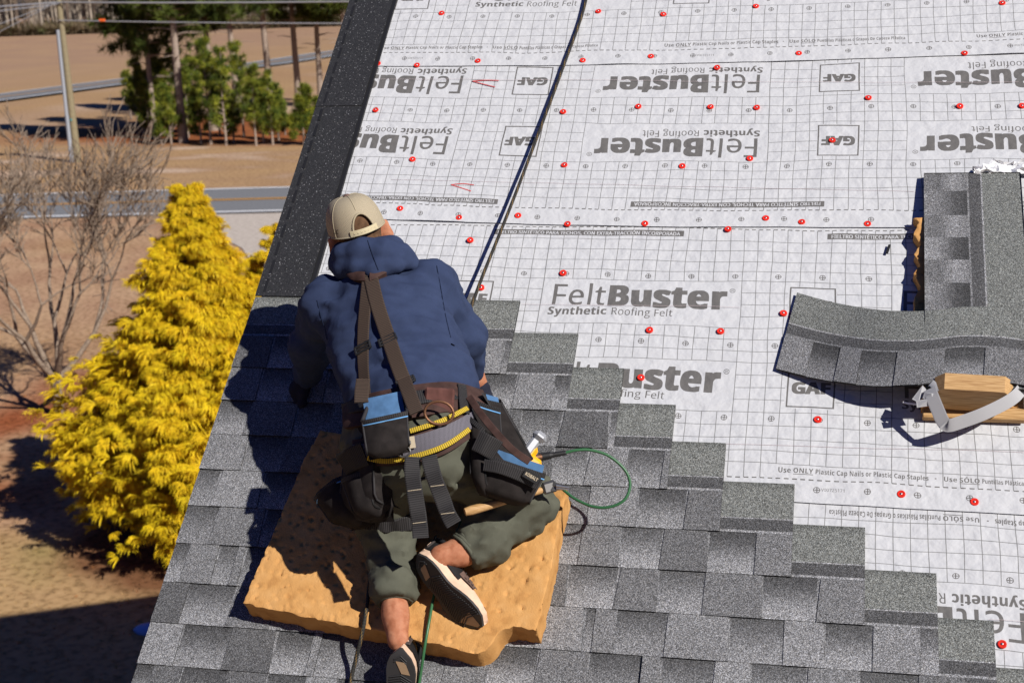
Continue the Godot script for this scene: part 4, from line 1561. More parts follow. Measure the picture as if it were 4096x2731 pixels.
func utility_pole() -> void:
	var at: Vector3 = Vector3(-39.19, 0.00, -67.20)
	var t := thing("utility_pole", at, "weathered wooden utility pole with a grey conduit up its side", "utility pole")
	var st := mb()
	tube(st, [Vector3(0, -0.3, 0), Vector3(-0.04, 5.5, 0), Vector3(-0.1, 11.5, 0)], [0.21, 0.17, 0.13], 14, true)
	part("post", fin(st), M["pole"], t)
	var c := mb()
	var s := Vector3(-0.27, 0, 0.16)
	tube(c, [s, s + Vector3(0, 2.6, 0)], 0.115, 10, true)
	tube(c, [s + Vector3(0, 2.6, 0), s + Vector3(0.03, 7.2, 0)], 0.095, 10, true)
	part("conduit", fin(c), M["conduit"], t)
	var g := mb()
	box(g, Vector3(-0.0, 2.35, 0.21), Vector3(0.09, 0.1, 0.01))
	part("teal_tag", fin(g), mat(lin(0.05, 0.4, 0.42)), t)
	var arm := mb()
	box(arm, Vector3(-0.06, 8.62, 0.2), Vector3(0.3, 0.1, 0.12))
	part("cable_bracket", fin(arm), M["conduit"], t)
	# cables: sagging spans
	var top := at + Vector3(-0.06, 8.65, 0.25)
	for a in [[Vector3(-70, 0.6, 22), 0.0, 0.045, "upper cable running left from the utility pole"], [Vector3(75, 0.3, -16), 0.0, 0.05, "upper cable running right from the utility pole past the pines"], [Vector3(75, -0.7, -16), -0.95, 0.035, "lower thin cable running right from the utility pole"], [Vector3(-60, -1.8, 26), -0.1, 0.03, "thin drop cable falling left from the utility pole"]]:
		var p0: Vector3 = top + Vector3(0, a[1], 0)
		var p1: Vector3 = p0 + a[0]
		var pts := []
		for i in 15:
			var f := i / 14.0
			pts.append(p0.lerp(p1, f) + Vector3(0, -4.0 * 0.9 * f * (1.0 - f), 0))
		var m := mb()
		tube(m, pts, a[2], 5, false)
		var o := part("overhead_cable", fin(m), M["cable"], self, "")
		tag(o, a[3], "cable", "overhead cables")
	for a in [[Vector3(-16, -8.4, 9), "upper guy wire slanting left from the pole"], [Vector3(-22, -9.0, 16), "lower guy wire slanting left from the pole"]]:
		var m := mb()
		tube(m, [top, top + a[0]], 0.018, 4, false)
		tag(part("guy_wire", fin(m), M["cable"], self), a[1], "guy wire", "guy wires of the pole")
	var om := mb()
	box(om, Vector3.ZERO, Vector3(0.36, 0.16, 0.12), Basis.IDENTITY, 0.03)
	var o := part("cable_marker", fin(om), mat(lin(0.75, 0.12, 0.02)), self)
	o.position = top + Vector3(2.3, -1.03, -0.5)
	tag(o, "orange marker on the lower cable beside the pole", "marker")


func lawn_bits() -> void:
	# grass and leaf litter near the house
	var tuft := tuft_mesh(17, 9, 0.2)
	var xf := []
	var cols := []
	for i in 18000:
		var p := Vector3(rng.randf_range(-24.0, -3.0), 0.0, rng.randf_range(-30.0, -9.0))
		var s := rng.randf_range(0.04, 0.13)
		xf.append(Transform3D(Basis(Vector3.UP, rng.randf() * TAU).scaled(Vector3(s, s * 0.6, s)), p))
		var c := land_color(Vector2(p.x, p.z))
		var k := rng.randf_range(0.8, 1.5)
		if i % 11 == 0: c = Color(0.42, 0.17, 0.06)
		cols.append(Color(c.r * k, c.g * k, c.b * k))
	var g := thing("winter_grass", Vector3.ZERO, "short dry winter grass and leaf litter around the shrubs", "grass")
	g.set_meta("kind", "stuff")
	multi("grass", tuft, M["needles"], g, xf, cols)
	var b := mb()
	lathe(b, Vector3(0, 0, 0), Basis(Vector3(1, 0, 0), Vector3(0, 0, -1), Vector3(0, 1, 0)), [Vector2(0.19, 0.0), Vector2(0.2, 0.05), Vector2(0.12, 0.12), Vector2(0.03, 0.15), Vector2(0.0, 0.15)], 9)
	var o := part("plastic_scrap", fin(b), mat(lin(0.18, 0.3, 0.62), 0.4), self)
	o.position = Vector3(-7.52, 0.00, -12.69)
	o.scale = Vector3(1.3, 0.8, 0.8)
	tag(o, "pale blue plastic scrap lying on the shaded lawn", "plastic scrap")


# ---------- ropes, hose and the shingle pile
func ropes() -> void:
	var pts := smooth_path([Vector3(1.184, 4.281, 0.030), Vector3(1.120, 3.024, 0.030), Vector3(1.091, 2.482, 0.030), Vector3(1.062, 2.044, 0.030), Vector3(1.049, 1.824, 0.030), Vector3(1.016, 1.559, 0.033), Vector3(0.984, 1.304, 0.038), Vector3(0.922, 0.781, 0.065), Vector3(0.870, 0.396, 0.085), Vector3(0.846, 0.197, 0.100), Vector3(0.815, -0.055, 0.200), Vector3(0.777, -0.383, 0.220), Vector3(0.722, -0.569, 0.200), Vector3(0.702, -0.743, 0.145), Vector3(0.727, -0.876, 0.142), Vector3(0.738, -0.992, 0.142), Vector3(0.731, -1.052, 0.118), Vector3(0.712, -1.103, 0.070), Vector3(0.701, -1.168, 0.040), Vector3(0.707, -1.253, 0.030)], 7)
	var st := mb()
	tube(st, pts, 0.0062, 10, true, 14.0)
	var t := roof_thing("safety_rope", Vector3(0.700, -0.740, 0.140), "black and gold braided safety rope running down the roof under the man", "rope")
	rpart("rope_sheath", fin(st), M["rope"], t)
	var h := roof_thing("air_hose", Vector3(1.319, -0.404, 0.200), "thin green air hose looping out from the yellow nail gun", "hose")
	var a := mb()
	var hp := smooth_path([Vector3(1.312, -0.475, 0.300), Vector3(1.347, -0.464, 0.300), Vector3(1.389, -0.456, 0.290), Vector3(1.444, -0.463, 0.270), Vector3(1.493, -0.493, 0.240), Vector3(1.509, -0.531, 0.215), Vector3(1.494, -0.574, 0.200), Vector3(1.450, -0.595, 0.190), Vector3(1.395, -0.593, 0.185), Vector3(1.334, -0.564, 0.180), Vector3(1.283, -0.526, 0.180), Vector3(1.227, -0.506, 0.190), Vector3(1.136, -0.493, 0.200), Vector3(1.022, -0.530, 0.160), Vector3(0.959, -0.756, 0.142), Vector3(0.940, -0.884, 0.142), Vector3(0.940, -0.992, 0.142), Vector3(0.935, -1.067, 0.120), Vector3(0.923, -1.122, 0.070), Vector3(0.914, -1.181, 0.030)], 7)
	tube(a, hp, 0.0047, 9, true)
	rpart("tubing", fin(a), M["hose"], h)
	var b := mb()
	var sp := smooth_path([Vector3(1.235, -0.501, 0.310), Vector3(1.273, -0.488, 0.305), Vector3(1.314, -0.475, 0.300)], 10)
	var rr := []
	for i in sp.size(): rr.append((0.0095 if i > 9 else 0.012) - 0.003 * i / sp.size() + (0.0012 if i % 2 else 0.0))
	tube(b, sp, rr, 10, true)
	rpart("strain_relief", fin(b), M["black"], h)


func shingle_pile() -> void:
	# egg-crate foam beneath, its torn edge showing on the left
	var edge := []
	for i in 9:
		edge.append([Vector3(2.371, 0.698, 0.050), Vector3(2.391, 0.674, 0.050), Vector3(2.372, 0.618, 0.050), Vector3(2.395, 0.579, 0.050), Vector3(2.371, 0.530, 0.050), Vector3(2.390, 0.478, 0.050), Vector3(2.368, 0.443, 0.050), Vector3(2.386, 0.386, 0.050), Vector3(2.368, 0.330, 0.050)][i])
	var out := []
	out.append_array([Vector3(2.707, 0.699, 0.050)])
	edge.reverse()
	edge = [Vector3(2.383, -0.101, 0.050), Vector3(2.395, 0.096, 0.050)] + edge
	foam_slab("foam_pad", edge + out + [Vector3(2.678, -0.090, 0.050)], 0.042, 0.012, 77, "small wavy tan foam pad under the pile of loose shingles")
	# the pile: sheets on edge of the slope, butts to the left
	var A: Vector3 = Vector3(2.412, 0.920, 0.036)
	var B: Vector3 = Vector3(2.400, 0.298, 0.092)
	var along := (B - A).normalized()
	var across := Vector3(0.998, 0.03, 0.02).normalized()
	across = (across - along * along.dot(across)).normalized()
	var up := across.cross(along).normalized()
	if up.z < 0: up = -up
	for k in 4:
		var low := A - up * 0.0052 * k + across * rng.randf_range(-0.003, 0.004) + along * rng.randf_range(-0.004, 0.004)
		if k == 0: low = A
		var end := low + along * 1.0
		var c := func(s: float, d: float) -> Vector3: return end - along * s + across * d
		loose_shingle("shingle", c, 1.0, ["top sheet of the shingle pile, lying lengthwise up the slope", "second sheet down in the shingle pile", "third sheet down in the shingle pile", "bottom sheet of the shingle pile"][k], "loose shingles in the pile", 31 + k)
	# the crosswise one on top, sagging to the underlayment at its left end
	var q := smooth_path([Vector3(1.922, 0.055, 0.020), Vector3(2.004, 0.025, 0.030), Vector3(2.089, -0.007, 0.050), Vector3(2.225, -0.058, 0.100), Vector3(2.371, -0.075, 0.136), Vector3(2.489, -0.057, 0.140), Vector3(2.606, -0.058, 0.140), Vector3(2.685, -0.070, 0.140), Vector3(2.796, -0.090, 0.140)], 10)
	var ls := [0.0]
	for i in range(1, q.size()): ls.append(ls[-1] + (q[i] as Vector3).distance_to(q[i - 1]))
	var e0: Vector3 = (Vector3(1.981, 0.382, 0.024) - Vector3(1.922, 0.055, 0.020)).normalized()
	var e1: Vector3 = Vector3(0.1, 0.985, -0.12).normalized()
	var c2 := func(s: float, d: float) -> Vector3:
		s = clampf(s, 0.0, ls[-1])
		var i := 0
		while i < ls.size() - 2 and ls[i + 1] < s: i += 1
		var f: float = (s - ls[i]) / (ls[i + 1] - ls[i])
		return (q[i] as Vector3).lerp(q[i + 1], f) + e0.slerp(e1, clampf(s / 0.5, 0, 1)) * d
	loose_shingle("shingle", c2, minf(1.0, ls[-1] - 0.01), "loose shingle lying crosswise on the pile, its left end bent down", "", 57)
	# the wooden block and the plank foot it stands on
	var wf: float = -0.109
	var front := [Vector3(2.427, -0.109, 0.059), Vector3(2.417, -0.109, 0.142), Vector3(2.446, -0.109, 0.168), Vector3(2.626, -0.109, 0.157), Vector3(2.656, -0.109, 0.125), Vector3(2.627, -0.109, 0.038)]
	var bw := mb()
	var dep := Vector3(0.004, 0.058, 0.004)
	for i in front.size(): front[i].y = wf
	for i in range(1, front.size() - 1): tri(bw, front[0], front[i], front[i + 1])
	for i in front.size():
		var p: Vector3 = front[i]
		var r: Vector3 = front[(i + 1) % front.size()]
		quad(bw, p, p + dep, r + dep, r)
	for i in range(1, front.size() - 1): tri(bw, front[0] + dep, front[i + 1] + dep, front[i] + dep)
	var t := roof_thing("roof_bracket", Vector3(2.536, -0.107, 0.030), "chamfered pine block bracket holding up the shingle pile", "wood block")
	rpart("wood_block", fin(bw), M["wood"], t)
	var pl := mb()
	var pc: Vector3 = Vector3(2.543, -0.109, 0.021)
	box(pl, Vector3(pc.x, wf + 0.03, 0.034), Vector3(0.31, 0.11, 0.024), Basis.IDENTITY, 0.003)
	rpart("foot_plank", fin(pl), M["wood"], t)
	# torn strip of underlayment slung round the block
	var sp := smooth_path([Vector3(2.404, -0.095, 0.145), Vector3(2.412, -0.126, 0.145), Vector3(2.428, -0.164, 0.130), Vector3(2.444, -0.196, 0.115), Vector3(2.461, -0.206, 0.110), Vector3(2.499, -0.195, 0.115), Vector3(2.564, -0.169, 0.125), Vector3(2.629, -0.131, 0.130), Vector3(2.664, -0.100, 0.130), Vector3(2.682, -0.068, 0.120)], 8)
	var nr := []
	for i in sp.size(): nr.append(Vector3(0.25, -0.7, 0.66).normalized() if i > 26 else Vector3(-0.2, -0.65, 0.7).normalized())
	var rs := mb()
	ribbon(rs, sp, nr, 0.042, 0.0012, 1.0)
	var stp := roof_thing("underlayment_strip", Vector3(2.457, -0.208, 0.090), "torn whitish printed strip slung around the pine block", "strip of underlayment")
	rpart("strip", fin(rs), M["strip"], stp)
	var kn := mb()
	for k in 5:
		var p: Vector3 = Vector3(2.405, -0.104, 0.130) + Vector3(rng.randf_range(-0.02, 0.02), rng.randf_range(-0.03, 0.02), rng.randf_range(-0.02, 0.02))
		var pts := [p, p + Vector3(rng.randf_range(-0.03, 0.03), rng.randf_range(-0.03, 0.02), 0.01), p + Vector3(rng.randf_range(-0.05, 0.05), rng.randf_range(-0.05, 0.03), 0.0)]
		ribbon(kn, pts, [Vector3.BACK, Vector3(0.3, -0.5, 0.8), Vector3(-0.4, -0.2, 0.9)], 0.024, 0.001)
	rpart("knotted_end", fin(kn), M["strip"], stp)
	var tail := mb()
	var tp := smooth_path([Vector3(2.397, -0.098, 0.120), Vector3(2.388, -0.113, 0.100), Vector3(2.366, -0.117, 0.090), Vector3(2.326, -0.108, 0.085)], 6)
	ribbon(tail, tp, tp.map(func(_p): return Vector3(0, -0.5, 0.8)), 0.006, 0.001)
	rpart("torn_thread", fin(tail), M["white_film"], stp)
	# crumpled wrapper above the pile
	var wr := mb()
	var N := 12
	var g := []
	for j in N + 1:
		var row := []
		for i in N + 1:
			var fx := float(i) / N
			var fy := float(j) / N
			var p := (Vector3(2.585, 0.918, 0.030) as Vector3).lerp(Vector3(2.802, 0.916, 0.030), fx) + Vector3(0, 0.06 * fy * (0.35 + 0.65 * sin(fx * 2.6)), 0)
			p += Vector3(noise.get_noise_2d(i * 31.0, j * 31.0), noise.get_noise_2d(i * 31.0 + 99, j * 31.0), absf(noise.get_noise_2d(i * 37.0, j * 31.0 + 55)) * 1.6) * 0.026
			p.z = maxf(p.z, 0.016)
			row.append(p)
		g.append(row)
	for j in N:
		for i in N: quad(wr, g[j][i], g[j + 1][i], g[j + 1][i + 1], g[j][i + 1])
	var w := roof_thing("plastic_wrapper", Vector3(2.679, 0.941, 0.020), "crumpled torn white plastic wrapper above the shingle pile", "wrapper")
	rpart("film", fin(wr), M["white_film"], w)
	var sc := mb()
	box(sc, Vector3.ZERO, Vector3(0.009, 0.042, 0.004), Basis(Vector3.BACK, -0.25), 0.001)
	var so := roof_thing("shingle_scrap", Vector3(2.287, 0.582, 0.017), "small dark sliver of shingle on the white underlayment", "scrap")
	part("sliver", fin(sc), M["tar"], so)


func kneel_pad() -> void:
	var o := [Vector3(0.428, -0.315, 0.125), Vector3(0.627, -0.345, 0.125), Vector3(1.293, -0.496, 0.125), Vector3(1.294, -0.531, 0.125), Vector3(1.276, -0.849, 0.125), Vector3(1.266, -0.987, 0.125), Vector3(1.196, -0.980, 0.125), Vector3(1.159, -0.997, 0.125), Vector3(1.137, -1.041, 0.125), Vector3(1.102, -1.073, 0.125), Vector3(0.967, -1.050, 0.125), Vector3(0.799, -1.025, 0.125), Vector3(0.539, -0.990, 0.125), Vector3(0.326, -0.960, 0.125), Vector3(0.368, -0.656, 0.125), Vector3(0.401, -0.423, 0.125)]
	foam_slab("kneeling_pad", o, 0.105, 0.02, 13, "large chunky orange foam pad under the kneeling man", [[Vector3(1.212, -0.545, 0.120), 0.1, 0.02], [Vector3(0.713, -0.618, 0.120), 0.1, 0.02], [Vector3(1.066, -0.966, 0.120), 0.05, 0.012]])


# ---------- the man
var hoodie: Soft
var pants: Soft
const UP_T := Vector3(-0.394, 0.919, 0.0)


func soft(k := 0.05) -> Soft:
	var s := Soft.new()
	s.k = k
	return s


func merge(a: ArrayMesh, b: ArrayMesh) -> ArrayMesh:
	for i in b.get_surface_count(): a.add_surface_from_arrays(Mesh.PRIMITIVE_TRIANGLES, b.surface_get_arrays(i))
	return a


func hand(s: Soft, wrist: Vector3, palm: Vector3, normal: Vector3, thumb_side: float, curl: float) -> void:
	# palm plus five fingers, each of two bones, bent towards -normal
	var d := (palm - wrist).normalized()
	var side := d.cross(normal).normalized() * thumb_side
	var kn := palm + d * 0.04
	s.add(wrist, palm, 0.027, 0.034)
	for i in 4:
		var w := (i - 1.5) * 0.021
		var root := kn + side * -w
		var l: float = [0.041, 0.046, 0.043, 0.034][i]
		s.add(palm + side * -w * 0.7, root, 0.017, 0.0125)
		var m := root + (d * cos(curl * 0.6) - normal * sin(curl * 0.6)).normalized() * l + side * -w * 0.15
		var e := m + (d * cos(curl * 1.5) - normal * sin(curl * 1.5)).normalized() * l * 0.85
		s.add(root, m, 0.0108, 0.0098)
		s.add(m, e, 0.0098, 0.0082)
	var tb := palm - d * 0.012 + side * 0.03
	var t1 := tb + (side * 0.8 + d * 0.75 - normal * 0.25).normalized() * 0.038
	s.add(palm - d * 0.02 + side * 0.01, tb, 0.019, 0.015)
	s.add(tb, t1, 0.0135, 0.0115)
	s.add(t1, t1 + (d * 0.9 - normal * 0.4).normalized() * 0.03, 0.0115, 0.009)


func make_person() -> void:
	var P := roof_thing("person", Vector3(0.734, -0.639, 0.130), "man in a navy hoodie, olive trousers and tan cap kneeling on the foam pad", "person")
	var cn := noisy(301, 9.0, 3)
	var fine := noisy(302, 26.0, 3)
	# joints
	var pel := Vector3(0.873, -0.526, 0.450)
	var hipL := Vector3(0.803, -0.546, 0.440)
	var hipR := Vector3(0.946, -0.540, 0.440)
	var kneeL := Vector3(0.767, -0.687, 0.205)
	var ankL := Vector3(0.838, -0.982, 0.165)
	var heelL := Vector3(0.855, -1.054, 0.140)
	var kneeR := Vector3(1.188, -0.601, 0.210)
	var ankR := Vector3(1.029, -0.792, 0.228)
	var shL := Vector3(0.483, -0.037, 0.455)
	var elL := Vector3(0.382, -0.067, 0.270)
	var wrL := Vector3(0.309, -0.077, 0.085)
	var shR := Vector3(0.831, 0.032, 0.455)
	var elR := Vector3(0.912, -0.045, 0.300)
	var wrR := Vector3(0.918, -0.075, 0.125)
	var neck := Vector3(0.644, 0.039, 0.500)
	var hc := Vector3(0.553, 0.213, 0.550)
	var HR := Vector3(0.829, 0.54, -0.146)
	var HU := Vector3(-0.254, 0.596, 0.762)
	var HB := Vector3(0.499, -0.594, 0.631)
	# the body, one continuous surface under the clothes
	var b := soft(0.05)
	b.add(hipL, hipR, 0.1, 0.1)
	b.add(pel, Vector3(0.807, -0.336, 0.450), 0.11, 0.1)
	b.add(Vector3(0.807, -0.336, 0.450), Vector3(0.694, -0.100, 0.450), 0.1, 0.11)
	b.add(shL, shR, 0.06, 0.06)
	b.add(Vector3(0.694, -0.100, 0.450), neck, 0.1, 0.07)
	b.add(neck, hc - HU * 0.06, 0.055, 0.05)
	for a in [[hipL, kneeL, 0.09, 0.055], [kneeL, ankL, 0.048, 0.031], [ankL, heelL, 0.031, 0.033], [hipR, kneeR, 0.09, 0.055], [kneeR, ankR, 0.055, 0.036], [ankR, Vector3(0.968, -0.823, 0.245), 0.034, 0.036], [shL, elL, 0.05, 0.04], [elL, wrL, 0.038, 0.026], [shR, elR, 0.05, 0.04], [elR, wrR, 0.038, 0.027], [wrR, Vector3(0.939, -0.090, 0.075), 0.027, 0.028]]: b.add(a[0], a[1], a[2], a[3])
	var bm := b.mesh(0.0105)
	# head: skull, jaw, nose, ears, brow
	var h := soft(0.02)
	h.add(hc + HB * 0.022 + HU * 0.02, hc - HB * 0.028 + HU * 0.02, 0.075, 0.07)
	h.add(hc - HU * 0.02 + HB * 0.02, hc - HU * 0.03 - HB * 0.04, 0.07, 0.062)
	h.add(hc - HU * 0.085 - HB * 0.07 - HR * 0.022, hc - HU * 0.085 - HB * 0.07 + HR * 0.022, 0.034, 0.034)
	h.add(hc - HU * 0.06 - HB * 0.05, hc - HU * 0.08 - HB * 0.08, 0.05, 0.034)
	h.add(hc - HU * 0.02 - HB * 0.098, hc - HU * 0.052 - HB * 0.115, 0.01, 0.014)
	h.add(hc - HU * 0.078 - HB * 0.1 - HR * 0.02, hc - HU * 0.078 - HB * 0.1 + HR * 0.02, 0.009, 0.009)
	h.add(hc - HU * 0.06 + HB * 0.02, neck.lerp(hc, 0.35), 0.056, 0.06)
	for s: float in [-1.0, 1.0]:
		var e: Vector3 = hc + HR * 0.083 * s - HU * 0.04 + HB * 0.012
		h.add(e + HU * 0.028 + HR * 0.012 * s, e - HU * 0.012 + HR * 0.017 * s + HB * 0.004, 0.011, 0.01)
		h.add(e - HU * 0.012 + HR * 0.012 * s, e - HU * 0.034 - HB * 0.006, 0.009, 0.008)
		h.add(e + HU * 0.026, e - HU * 0.03, 0.008, 0.008)
		h.add(hc - HU * 0.02 - HB * 0.083 + HR * 0.032 * s, hc - HU * 0.02 - HB * 0.083 + HR * 0.034 * s, 0.014, 0.014)
	bm = merge(bm, h.mesh(0.0042))
	var hr := soft(0.008)
	var hands := soft(0.008)
	hand(hands, Vector3(0.938, -0.090, 0.085), Vector3(0.952, -0.132, 0.045), Vector3(0.2, -0.1, 0.95), 1.0, 0.35)
	hand(hr, wrL, Vector3(0.276, -0.097, 0.045), Vector3(-0.1, 0.0, 1.0), -1.0, 0.4)
	bm = merge(bm, hands.mesh(0.004))
	bm = merge(bm, hr.mesh(0.004))
	rpart("body", bm, M["skin"], P)
	for s in [-1.0, 1.0]:
		var ey := mb()
		lathe(ey, hc - HU * 0.018 - HB * 0.086 + HR * 0.032 * s, Basis(HR, HU, HB), [Vector2(0.0, -0.013), Vector2(0.008, -0.009), Vector2(0.0115, 0.0), Vector2(0.008, 0.009), Vector2(0.0, 0.013)], 10)
		rpart("eye", fin(ey), M["white_paint"], P)
	# stubble of the cropped hair
	var hs := soft(0.02)
	hs.add(hc + HB * 0.022 + HU * 0.02, hc - HB * 0.026 + HU * 0.02, 0.0775, 0.072)
	hs.add(hc - HU * 0.03 + HB * 0.022, hc - HU * 0.02 + HB * 0.01, 0.07, 0.068)
	hs.planes = [[-HB * 0.8 - HU * 0.6, (-HB * 0.8 - HU * 0.6).dot(hc) + 0.045]]
	rpart("hair", hs.mesh(0.006), M["hair"], P)
	# gloves
	var g := soft(0.008)
	hand(g, wrL, Vector3(0.276, -0.097, 0.045), Vector3(-0.1, 0.0, 1.0), -1.0, 0.4)
	for o in g.bones:
		o[2] += 0.003
		o[3] += 0.003
	rpart("glove", g.mesh(0.0045), M["glove"], P)
	var gr := soft(0.008)
	hand(gr, Vector3(0.944, -0.098, 0.080), Vector3(0.952, -0.132, 0.045), Vector3(0.2, -0.1, 0.95), 1.0, 0.35)
	for o in gr.bones:
		o[2] += 0.003
		o[3] += 0.003
	rpart("glove", gr.mesh(0.0045), M["glove"], P)
	# hoodie
	hoodie = soft(0.055)
	for a in [[Vector3(0.730, -0.373, 0.440), Vector3(0.609, -0.137, 0.450), 0.115, 0.115], [Vector3(0.930, -0.341, 0.440), Vector3(0.787, -0.093, 0.455), 0.115, 0.12], [Vector3(0.839, -0.370, 0.465), Vector3(0.705, -0.119, 0.475), 0.12, 0.12], [Vector3(0.505, -0.045, 0.455), Vector3(0.814, 0.015, 0.460), 0.09, 0.095], [Vector3(0.703, -0.115, 0.470), Vector3(0.656, 0.000, 0.515), 0.12, 0.085], [Vector3(0.869, -0.494, 0.460), Vector3(0.837, -0.366, 0.460), 0.135, 0.125]]: hoodie.add(a[0], a[1], a[2], a[3])
	for a in [[shL, elL, 0.083, 0.066], [elL, wrL, 0.064, 0.047], [shR, elR, 0.087, 0.066], [elR, wrR, 0.064, 0.042]]: hoodie.add(a[0], a[1], a[2], a[3])
	var fold := noisy(303, 12.0, 2)
	hoodie.bumps = [[cn, 0.009, Vector3(0.7, 1.3, 0.9)], [fold, 0.014, Vector3(0.45, 1.4, 0.6)], [fine, 0.002, Vector3(0.25, 0.9, 0.6)]]
	hoodie.planes = [[(wrL - elL).normalized(), (wrL - elL).normalized().dot(wrL) + 0.012, wrL, 0.11], [(wrR - elR).normalized(), (wrR - elR).normalized().dot(wrR) + 0.004, wrR, 0.11]]
	rpart("hoodie", hoodie.mesh(0.0105), M["hoodie"], P)
	# hood bunched behind the neck
	var hd := soft(0.028)
	var arc := [Vector3(0.524, 0.052, 0.545), Vector3(0.557, 0.068, 0.575), Vector3(0.624, 0.063, 0.600), Vector3(0.691, 0.061, 0.600), Vector3(0.744, 0.066, 0.580), Vector3(0.779, 0.058, 0.555)]
	var rad := [0.03, 0.041, 0.046, 0.046, 0.04, 0.024]
	for i in 5: hd.add(arc[i], arc[i + 1], rad[i], rad[i + 1])
	var arc2 := [Vector3(0.548, 0.017, 0.560), Vector3(0.612, 0.006, 0.590), Vector3(0.679, -0.009, 0.600), Vector3(0.736, 0.014, 0.595)]
	for i in 3: hd.add(arc2[i], arc2[i + 1], 0.026, 0.026)
	hd.add(Vector3(0.525, 0.119, 0.525), Vector3(0.689, 0.136, 0.535), 0.045, 0.045)
	hd.add(Vector3(0.503, 0.089, 0.505), Vector3(0.526, 0.082, 0.445), 0.03, 0.03)
	hd.bumps = [[fine, 0.004, Vector3(0.35, 0.9, 0.9)]]
	rpart("hood", hd.mesh(0.007), M["hoodie"], P)
	# seams of the hoodie: hood centre seam and the armhole seams
	for a in [[Vector3(0.632, 0.110, 0.600), Vector3(0.666, 0.040, 0.610), Vector3(0.691, -0.009, 0.600)]]:
		var s := mb()
		var pts := []
		for q in smooth_path(a, 6): pts.append(hd.cast(q, Vector3(-0.25, 0.55, -0.8).normalized()))
		tube(s, pts, 0.0016, 5, true)
		rpart("hood_seam", fin(s), M["navy_thread"], P)
	for a in [[Vector3(0.863, 0.047, 0.560), Vector3(0.892, -0.041, 0.560), Vector3(0.922, -0.137, 0.550), Vector3(0.940, -0.193, 0.500)], [Vector3(0.479, -0.077, 0.530), Vector3(0.512, -0.156, 0.530), Vector3(0.537, -0.211, 0.500)]]:
		var s := mb()
		var pts := []
		for q in smooth_path(a, 6): pts.append(hoodie.cast(q, Vector3(-0.25, 0.55, -0.8).normalized()))
		tube(s, pts, 0.0014, 5, true)
		rpart("seam", fin(s), M["navy_thread"], P)
	# trousers
	pants = soft(0.05)
	for a in [[hipL, hipR, 0.135, 0.135], [Vector3(0.819, -0.594, 0.430), Vector3(0.940, -0.581, 0.430), 0.13, 0.13], [hipL, kneeL, 0.13, 0.088], [kneeL, Vector3(0.820, -0.896, 0.180), 0.08, 0.066], [Vector3(0.820, -0.896, 0.180), ankL, 0.066, 0.048], [hipR, kneeR, 0.13, 0.09], [kneeR, Vector3(1.081, -0.741, 0.215), 0.086, 0.075], [Vector3(1.081, -0.741, 0.215), ankR, 0.075, 0.05]]: pants.add(a[0], a[1], a[2], a[3])
	pants.bumps = [[cn, 0.012, Vector3(1.2, 1.2, 1.0)], [fold, 0.017, Vector3(0.6, 1.6, 0.8)], [fine, 0.006, Vector3(0.5, 0.9, 0.6)]]
	var dl := (ankL - Vector3(0.807, -0.831, 0.180)).normalized()
	var dr := (ankR - kneeR).normalized()
	pants.planes = [[dl, dl.dot(Vector3(0.829, -0.944, 0.160)), ankL, 0.13], [dr, dr.dot(ankR) + 0.004, ankR, 0.11]]
	rpart("trousers", pants.mesh(0.0105), M["pants"], P)
	for a in [[Vector3(0.827, -0.932, 0.160), dl, 0.049], [ankR - dr * 0.012, dr, 0.052]]:
		var s := mb()
		var ax: Vector3 = a[1]
		var x := ax.cross(Vector3(0.2, 0.3, 0.9)).normalized()
		for k in 3:
			var pts := []
			for i in 25:
				var t := TAU * i / 24.0
				pts.append(a[0] + (x * cos(t) + ax.cross(x) * sin(t)) * (a[2] + 0.002 * sin(i * 2.4 + k)) + ax * (k - 1) * 0.0085)
			tube(s, pts, 0.0065, 6, false)
		rpart("cuff", fin(s), M["pants"], P)
	make_cap(P, hc, HR, HU, HB)
	shoe(P, Vector3(0.896, -0.840, 0.270), Vector3(1.089, -1.000, 0.150), Vector3(-0.66, -0.45, 0.58), 1.0, 1.2)
	shoe(P, Vector3(0.885, -1.102, 0.180), Vector3(0.856, -1.224, 0.035), Vector3(0.02, -0.8, 0.6), -1.0, 1.16)


